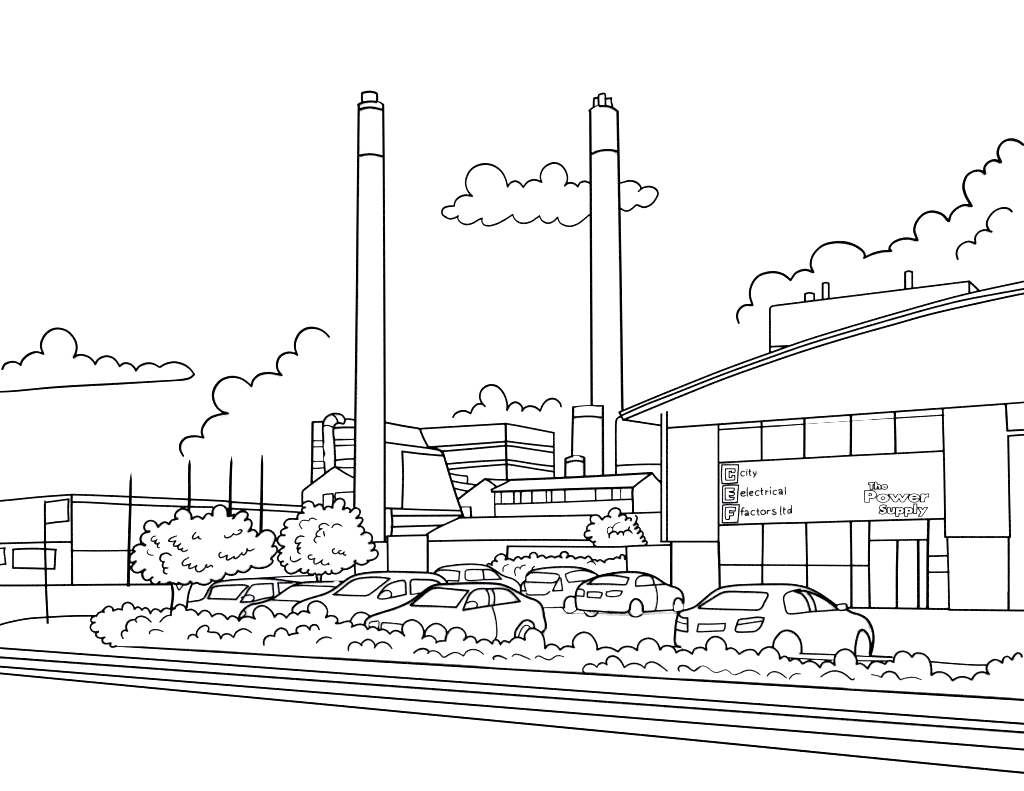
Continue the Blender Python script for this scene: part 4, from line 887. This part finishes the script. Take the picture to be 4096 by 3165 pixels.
car('nearest car, a rounded hatchback parked in front of the shop windows', x.poly("1915,550 1890,640 1872,780 1865,880 1875,925 1905,955 1940,960") + t.poly("-180,1000 500,1090 985,1035 1300,1045 1680,1057 1940,1062 2125,1072 2150,980 2165,880 2160,780 2130,680 2080,610 2000,560 1900,530 1840,500 1832,425 1800,422 1712,437 1650,405 1560,340 1450,270 1340,220 1200,190 1100,180 900,178 600,183 400,195 250,225 150,280 80,340 0,408 -64,460 -134,490 -224,515"),
    (3080, 2608), 52, 4.2, 2.3, 1.55, False,
    [(x("1935,958 1905,953 1875,925 1866,880 1872,780 1887,640 1910,545"), 8.6), (t("-264,550 -250,525 -224,512 -134,488 -64,458 0,408 80,340 150,282 250,227 400,197 600,184 900,178 1100,180 1200,190 1340,222 1450,272 1560,340 1650,405 1710,450"), 7.8),
     (t("1840,500 1900,532 2000,562 2080,612 2130,685 2160,780 2165,880 2150,980 2125,1065"), 8.8), (t("990,1032 1300,1045 1678,1057"), 6)],
    [('rear_window', t.poly("-15,470 150,355 270,285 340,272 800,283 845,295 845,320 800,410 770,470 740,495 500,495 200,488"), t("-15,462 150,357 270,287 340,272 550,273 800,283 840,290 848,315 800,410 770,470 735,495 500,495 200,488 -18,478"), 6.8),
     ('side_window', t.poly("1180,265 1100,285 1043,340 1055,430 1080,530 1100,545 1378,520 1360,450 1330,370 1270,300"), [(t("1250,242 1150,262 1070,297 1043,345 1055,430 1080,525 1102,545 1400,522"), 6), (t("1182,268 1270,300 1330,370 1360,450 1378,515"), 7)], 6),
     ('side_window', t.poly("1200,268 1300,265 1400,290 1550,360 1680,450 1720,500 1400,522 1360,440 1300,330"), [(t("1182,268 1300,263 1400,290 1550,362 1680,452 1735,502"), 7.5), (t("1400,522 1720,500"), 6), (t("1345,285 1400,350 1435,430 1450,510"), 6.5)], 6),
     ('mirror', t.poly("1715,437 1800,422 1832,430 1832,495 1760,507 1720,500"), t("1710,435 1800,423 1832,432 1832,495 / 1720,500 1760,507 1835,497"), 5.8),
     ('number_plate', t.poly("-20,676 150,676 315,668 308,735 290,760 0,772 -35,770"), t("-20,675 150,676 315,668 / 315,668 308,735 290,760 / 290,760 0,772 -38,772 / -38,765 -20,675"), 5.5),
     ('tail_light', t.poly("470,650 490,620 600,605 720,590 800,598 780,660 740,730 690,765 620,773 450,772 440,760"), [(t("465,660 480,625 510,615 600,605 720,590 800,598 / 800,598 780,660 740,730 690,765 620,773 455,772 440,757 465,660"), 6.6), (t("465,685 600,665 765,640"), 5.5)], 6),
     ('tail_light', x.poly("1915,555 1950,590 1985,600 2030,598 2030,770 1970,765 1890,745"), [(x("1915,555 1950,588 1985,600 2028,598 / 2030,598 2030,768 / 2030,772 1970,765 1893,745"), 6.5), (x("1908,645 1960,665 2018,674"), 3.8)], 6),
     ('wheel', t.poly("912,965 920,900 960,830 1020,770 1095,755 1170,780 1230,840 1265,920 1268,1035 1200,1075 1000,1060"), t("912,965 920,900 960,832 1020,772 1095,755 1170,780 1230,840 1263,920 1268,1033"), 7.5),
     ('wheel', t.poly("1937,1060 1940,950 1960,850 1985,775 2025,745 2070,770 2110,840 2128,940 2120,1060"), t("1937,1060 1940,950 1960,850 1985,775 2025,745 2070,772 2110,842 2127,940 2119,1052"), 7.8)])

# ------------------------------------------------------------------ the long front hedge
ga, gb = gpt(l0(464)), gpt(l0(4096))
HP = Upright(464, ga.y, 4096, gb.y, .4)
class Hedge:
    def depth(s, p): return clampd(p, HP.c / (HP.n.x * (p[0] - CX) / F + HP.n.y))
t = T(0, 2280)
h0 = t("1448,947 1405,962 1375,945 1382,912 / 1382,912 1330,920 1285,905 1276,865 1308,842 / 1305,845 1250,852 1205,832 1193,790 1228,770 / 1228,772 1170,775 1133,740 1130,700 1150,670 1185,655 / 1185,657 1150,655 1133,625 1155,590 1195,572 / 1205,578 1220,545 1260,522 1300,527 / 1270,520 1310,475 1357,452 1405,475 1412,512 / 1412,512 1470,487 1527,497 / 1527,497 1530,440 1570,410 1600,405 1645,425 1672,465 1677,490 / 1677,490 1710,463 1745,470 1770,500 / 1770,500 1810,470 1850,490 1878,545 / 1878,545 1905,500 1940,487 1980,500 2005,525 / 2005,525 2040,487 2085,477 2130,492 / 2138,565 2130,535 2150,495 2184,482")
t = T(700, 2280)
h1 = t("-40,490 -10,475 30,437 65,430 115,450 145,505 / 145,505 200,492 260,522 290,565 / 290,565 330,517 380,505 430,530 460,582 / 460,582 510,550 570,547 620,575 655,618 / 655,618 690,580 730,577 775,600 798,637 / 798,637 840,597 900,582 950,590 1000,612 / 995,612 975,560 985,510 1030,462 1095,447 1160,475 1215,530 1240,590 / 1240,590 1275,550 1320,546 1365,570 1390,600 / 1390,600 1430,550 1475,532 1510,540 1530,560 / 1530,560 1570,520 1620,514 1680,537 / 1675,537 1655,500 1665,440 1710,402 1770,388 1840,415 1890,470 1905,530 1880,595 / 1880,595 1930,572 1990,577 2028,612 2030,645 2005,668 / 2005,668 2060,665 2130,642 2184,640")
t = T(1400, 2280)
h2 = t("-5,640 25,665 30,690 18,712 / 18,712 80,685 140,678 190,700 218,742 / 218,742 260,712 310,715 358,755 / 358,755 410,740 460,760 498,797 / 498,797 540,762 590,758 640,785 680,820 / 675,820 650,760 655,700 700,645 780,623 850,650 905,710 922,770 918,820 900,857")
h2b = t("900,857 930,835 990,822 1040,840 1075,880 1070,912 / 1070,912 1110,890 1192,885")
h2c = t("928,835 940,765 990,702 1075,667 1150,695 1200,750 1207,800 / 1192,885 1195,840 1210,800 1260,737 1335,717 1400,740 1445,800 1445,845 1422,877 / 1422,877 1470,835 1520,830 1565,857 1580,910 / 1580,910 1640,870 1700,868 1740,890 1775,922 / 1775,922 1790,882 1825,870 1860,890 1870,918 / 1877,935 1900,895 1940,885 1985,907 / 1985,907 2030,860 2090,840 2140,850 2184,875")
t = T(2100, 2280)
h3 = t("0,870 -8,820 10,780 50,737 95,728 150,745 205,785 235,850 248,930 250,980 / 250,980 280,940 340,927 400,950 438,997 / 438,997 480,962 540,950 612,967 / 605,967 592,910 610,855 660,802 735,777 810,800 870,870 900,945 900,997 / 900,997 960,970 1020,965 1090,980 1160,1020 / 1160,1020 1210,970 1280,954 1340,965 1400,1002 / 1400,1002 1405,950 1440,890 1490,862 1545,852 1610,872 1660,925 1687,997 / 1687,997 1720,955 1780,944 1840,960 1870,990 1887,1032 / 1887,1032 1930,1005 1990,998 2040,1015 2087,1047 / 2087,1047 2110,992 2150,972 2184,967")
t = T(2800, 2280)
h4 = t("0,965 40,972 80,1002 / 80,1002 75,930 110,870 150,840 200,832 260,850 310,900 330,950 327,994 / 327,994 380,973 440,995 490,1050 / 490,1050 550,1010 620,993 680,1005 728,1062 / 728,1062 770,1000 820,970 862,960 920,975 970,1020 995,1070 997,1109 / 997,1109 1050,1077 1095,1097 1118,1137 / 1118,1137 1180,1108 1240,1125 1280,1172 / 1280,1172 1340,1140 1400,1143 1460,1175 1497,1217 / 1497,1217 1530,1160 1590,1143 1640,1155 1682,1190 / 1680,1190 1675,1120 1700,1050 1750,1005 1815,988 1880,1010 1935,1070 1960,1130 1955,1177 / 1955,1175 2000,1165 2050,1190 2093,1232")
t = T(3396, 2280)
h5 = t("233,1232 270,1170 330,1140 390,1150 437,1168 / 450,1177 480,1137 520,1132 557,1152 / 555,1150 565,1090 610,1030 680,1015 740,1037 787,1087 / 787,1087 820,1045 870,1037 930,1050 990,1100 1020,1170 1030,1250 1028,1312 / 1028,1312 1080,1280 1140,1273 1210,1295 1265,1340 1292,1380 / 1292,1380 1350,1345 1420,1333 1480,1345 1530,1370 / 1530,1370 1570,1310 1620,1280 1680,1275 1745,1302 / 1745,1302 1716,1250 1723,1190 1760,1145 1825,1118 1880,1135 1912,1160 / 1912,1160 1930,1100 1975,1078 2035,1120 / 2035,1120 2060,1070 2105,1035 2150,1055 2157,1085")
body = flat(h0, h1, h2) + T(1400, 2280).poly("922,840 940,765 990,702 1075,667 1150,695 1200,750 1208,790 1260,737") + flat(h2c[1:], h3, h4, h5) + [(4120, 2635), (4120, 2794)] + [(x_, l0(x_)[1] - 7) for x_ in (3400, 2700, 2000, 1200, 600)]
hi = []
def hin(t, txt, ww): hi.append((t(txt), ww))
t = T(0, 2280)
hin(t, "1537,857 1515,810 1525,770 1560,752 1592,768", 5); hin(t, "1588,762 1573,715 1590,660 1630,627 1690,620", 6.5); hin(t, "1705,652 1690,625 1710,592 1765,578 1830,600 1885,650", 5); hin(t, "1865,798 1865,775 1900,750 1950,745 2000,755 2035,772", 3.5); hin(t, "1995,650 2040,600 2090,570 2140,565", 4.5)
t = T(700, 2280)
hin(t, "160,862 175,825 220,805 260,820 285,843 / 275,842 267,790 300,730 370,692 410,705 422,735 405,770 / 405,770 450,778 510,780 550,805 570,862 / 568,862 600,810 650,797 700,815 730,843 / 730,843 760,780 810,747 850,735 910,752 953,782", 4.8)
hin(t, "1110,938 1105,900 1130,842 1190,817 1243,830 / 1240,830 1250,775 1290,738 1330,727 1390,755 1418,817 / 1418,815 1470,797 1540,790 / 1535,790 1513,770 1520,725 1560,702 1620,695 1660,717 1682,750 / 1682,750 1695,702 1740,683 1780,702 1798,747", 5.8)
hin(t, "1763,912 1800,870 1850,845 1900,838 1953,853", 4.5); hin(t, "2163,1005 2163,965 2184,925 2214,905 2254,900 2294,912 2330,945", 5)
t = T(1400, 2280)
hin(t, "148,945 142,925 160,900 200,872 235,867 280,890 310,940 303,975 / 305,973 340,922 400,900 460,915 500,950 522,982", 4.8)
hin(t, "795,1037 840,1002 900,982 960,995 985,1020 968,1042", 6); hin(t, "968,1040 1000,1015 1050,1010 1110,1035 1150,1080 1180,1090 1220,1065 1300,1030 1360,1040 1415,1075 / 1415,1075 1450,1022 1500,997 1550,992 1610,1010 1665,1052", 3.6); hin(t, "1795,1118 1783,1097 1810,1077 1850,1070 1900,1085 1953,1112", 5); hin(t, "2022,1080 2050,1054 2100,1055 2184,1088 2250,1117", 3.2)
hi.append((h2b, 4.6))
t = T(2100, 2280)
hin(t, "125,1100 150,1076 190,1078 240,1105 300,1122 340,1105 380,1077 430,1068 485,1085", 3)
hin(t, "743,1280 720,1255 735,1212 770,1182 820,1172 870,1190 897,1217 / 897,1215 920,1177 970,1158 1025,1183", 4.5); hin(t, "1022,1182 1012,1140 1040,1092 1100,1074 1160,1100 1210,1160 1238,1218", 6); hin(t, "1238,1217 1290,1182 1360,1165 1440,1185 1495,1227 / 1495,1225 1510,1177 1560,1150 1620,1155 1690,1195 1775,1262", 4.4)
hin(t, "1925,1262 1910,1237 1930,1202 1980,1193 2030,1210 2080,1250 2110,1262 / 2110,1262 2140,1242 2184,1208", 5)
t = T(2800, 2280)
hin(t, "0,1205 40,1197 90,1215 150,1262 200,1282 260,1266 320,1245 360,1265 400,1300 440,1308", 1.6); hin(t, "440,1308 500,1287 560,1260 620,1250 690,1268 750,1308", 3); hin(t, "837,1327 870,1287 930,1270 1000,1290 1078,1348", 3.6); hin(t, "1113,1363 1150,1317 1200,1295 1255,1298", 2.8)
hin(t, "1507,1335 1560,1297 1630,1267 1690,1260 1770,1280 1840,1325 1880,1362 1910,1370 1925,1357", 4.2)
t = T(3396, 2280)
hin(t, "280,1307 350,1318 405,1340", 2.4); hin(t, "405,1340 430,1297 480,1270 520,1268 580,1292 615,1340 640,1370", 5.5); hin(t, "640,1370 700,1352 780,1340 840,1347 902,1370", 2.6)
hh = foliage('hedge', body, Hedge(), .16, 30, h0 + h1 + h2 + h2c + h3 + h4 + h5, hi, None, 'long low scalloped hedge between the parked cars and the pavement', 'hedge', 5.3, 90)

for o in SC.objects:
    if '_o' in o: del o['_o']
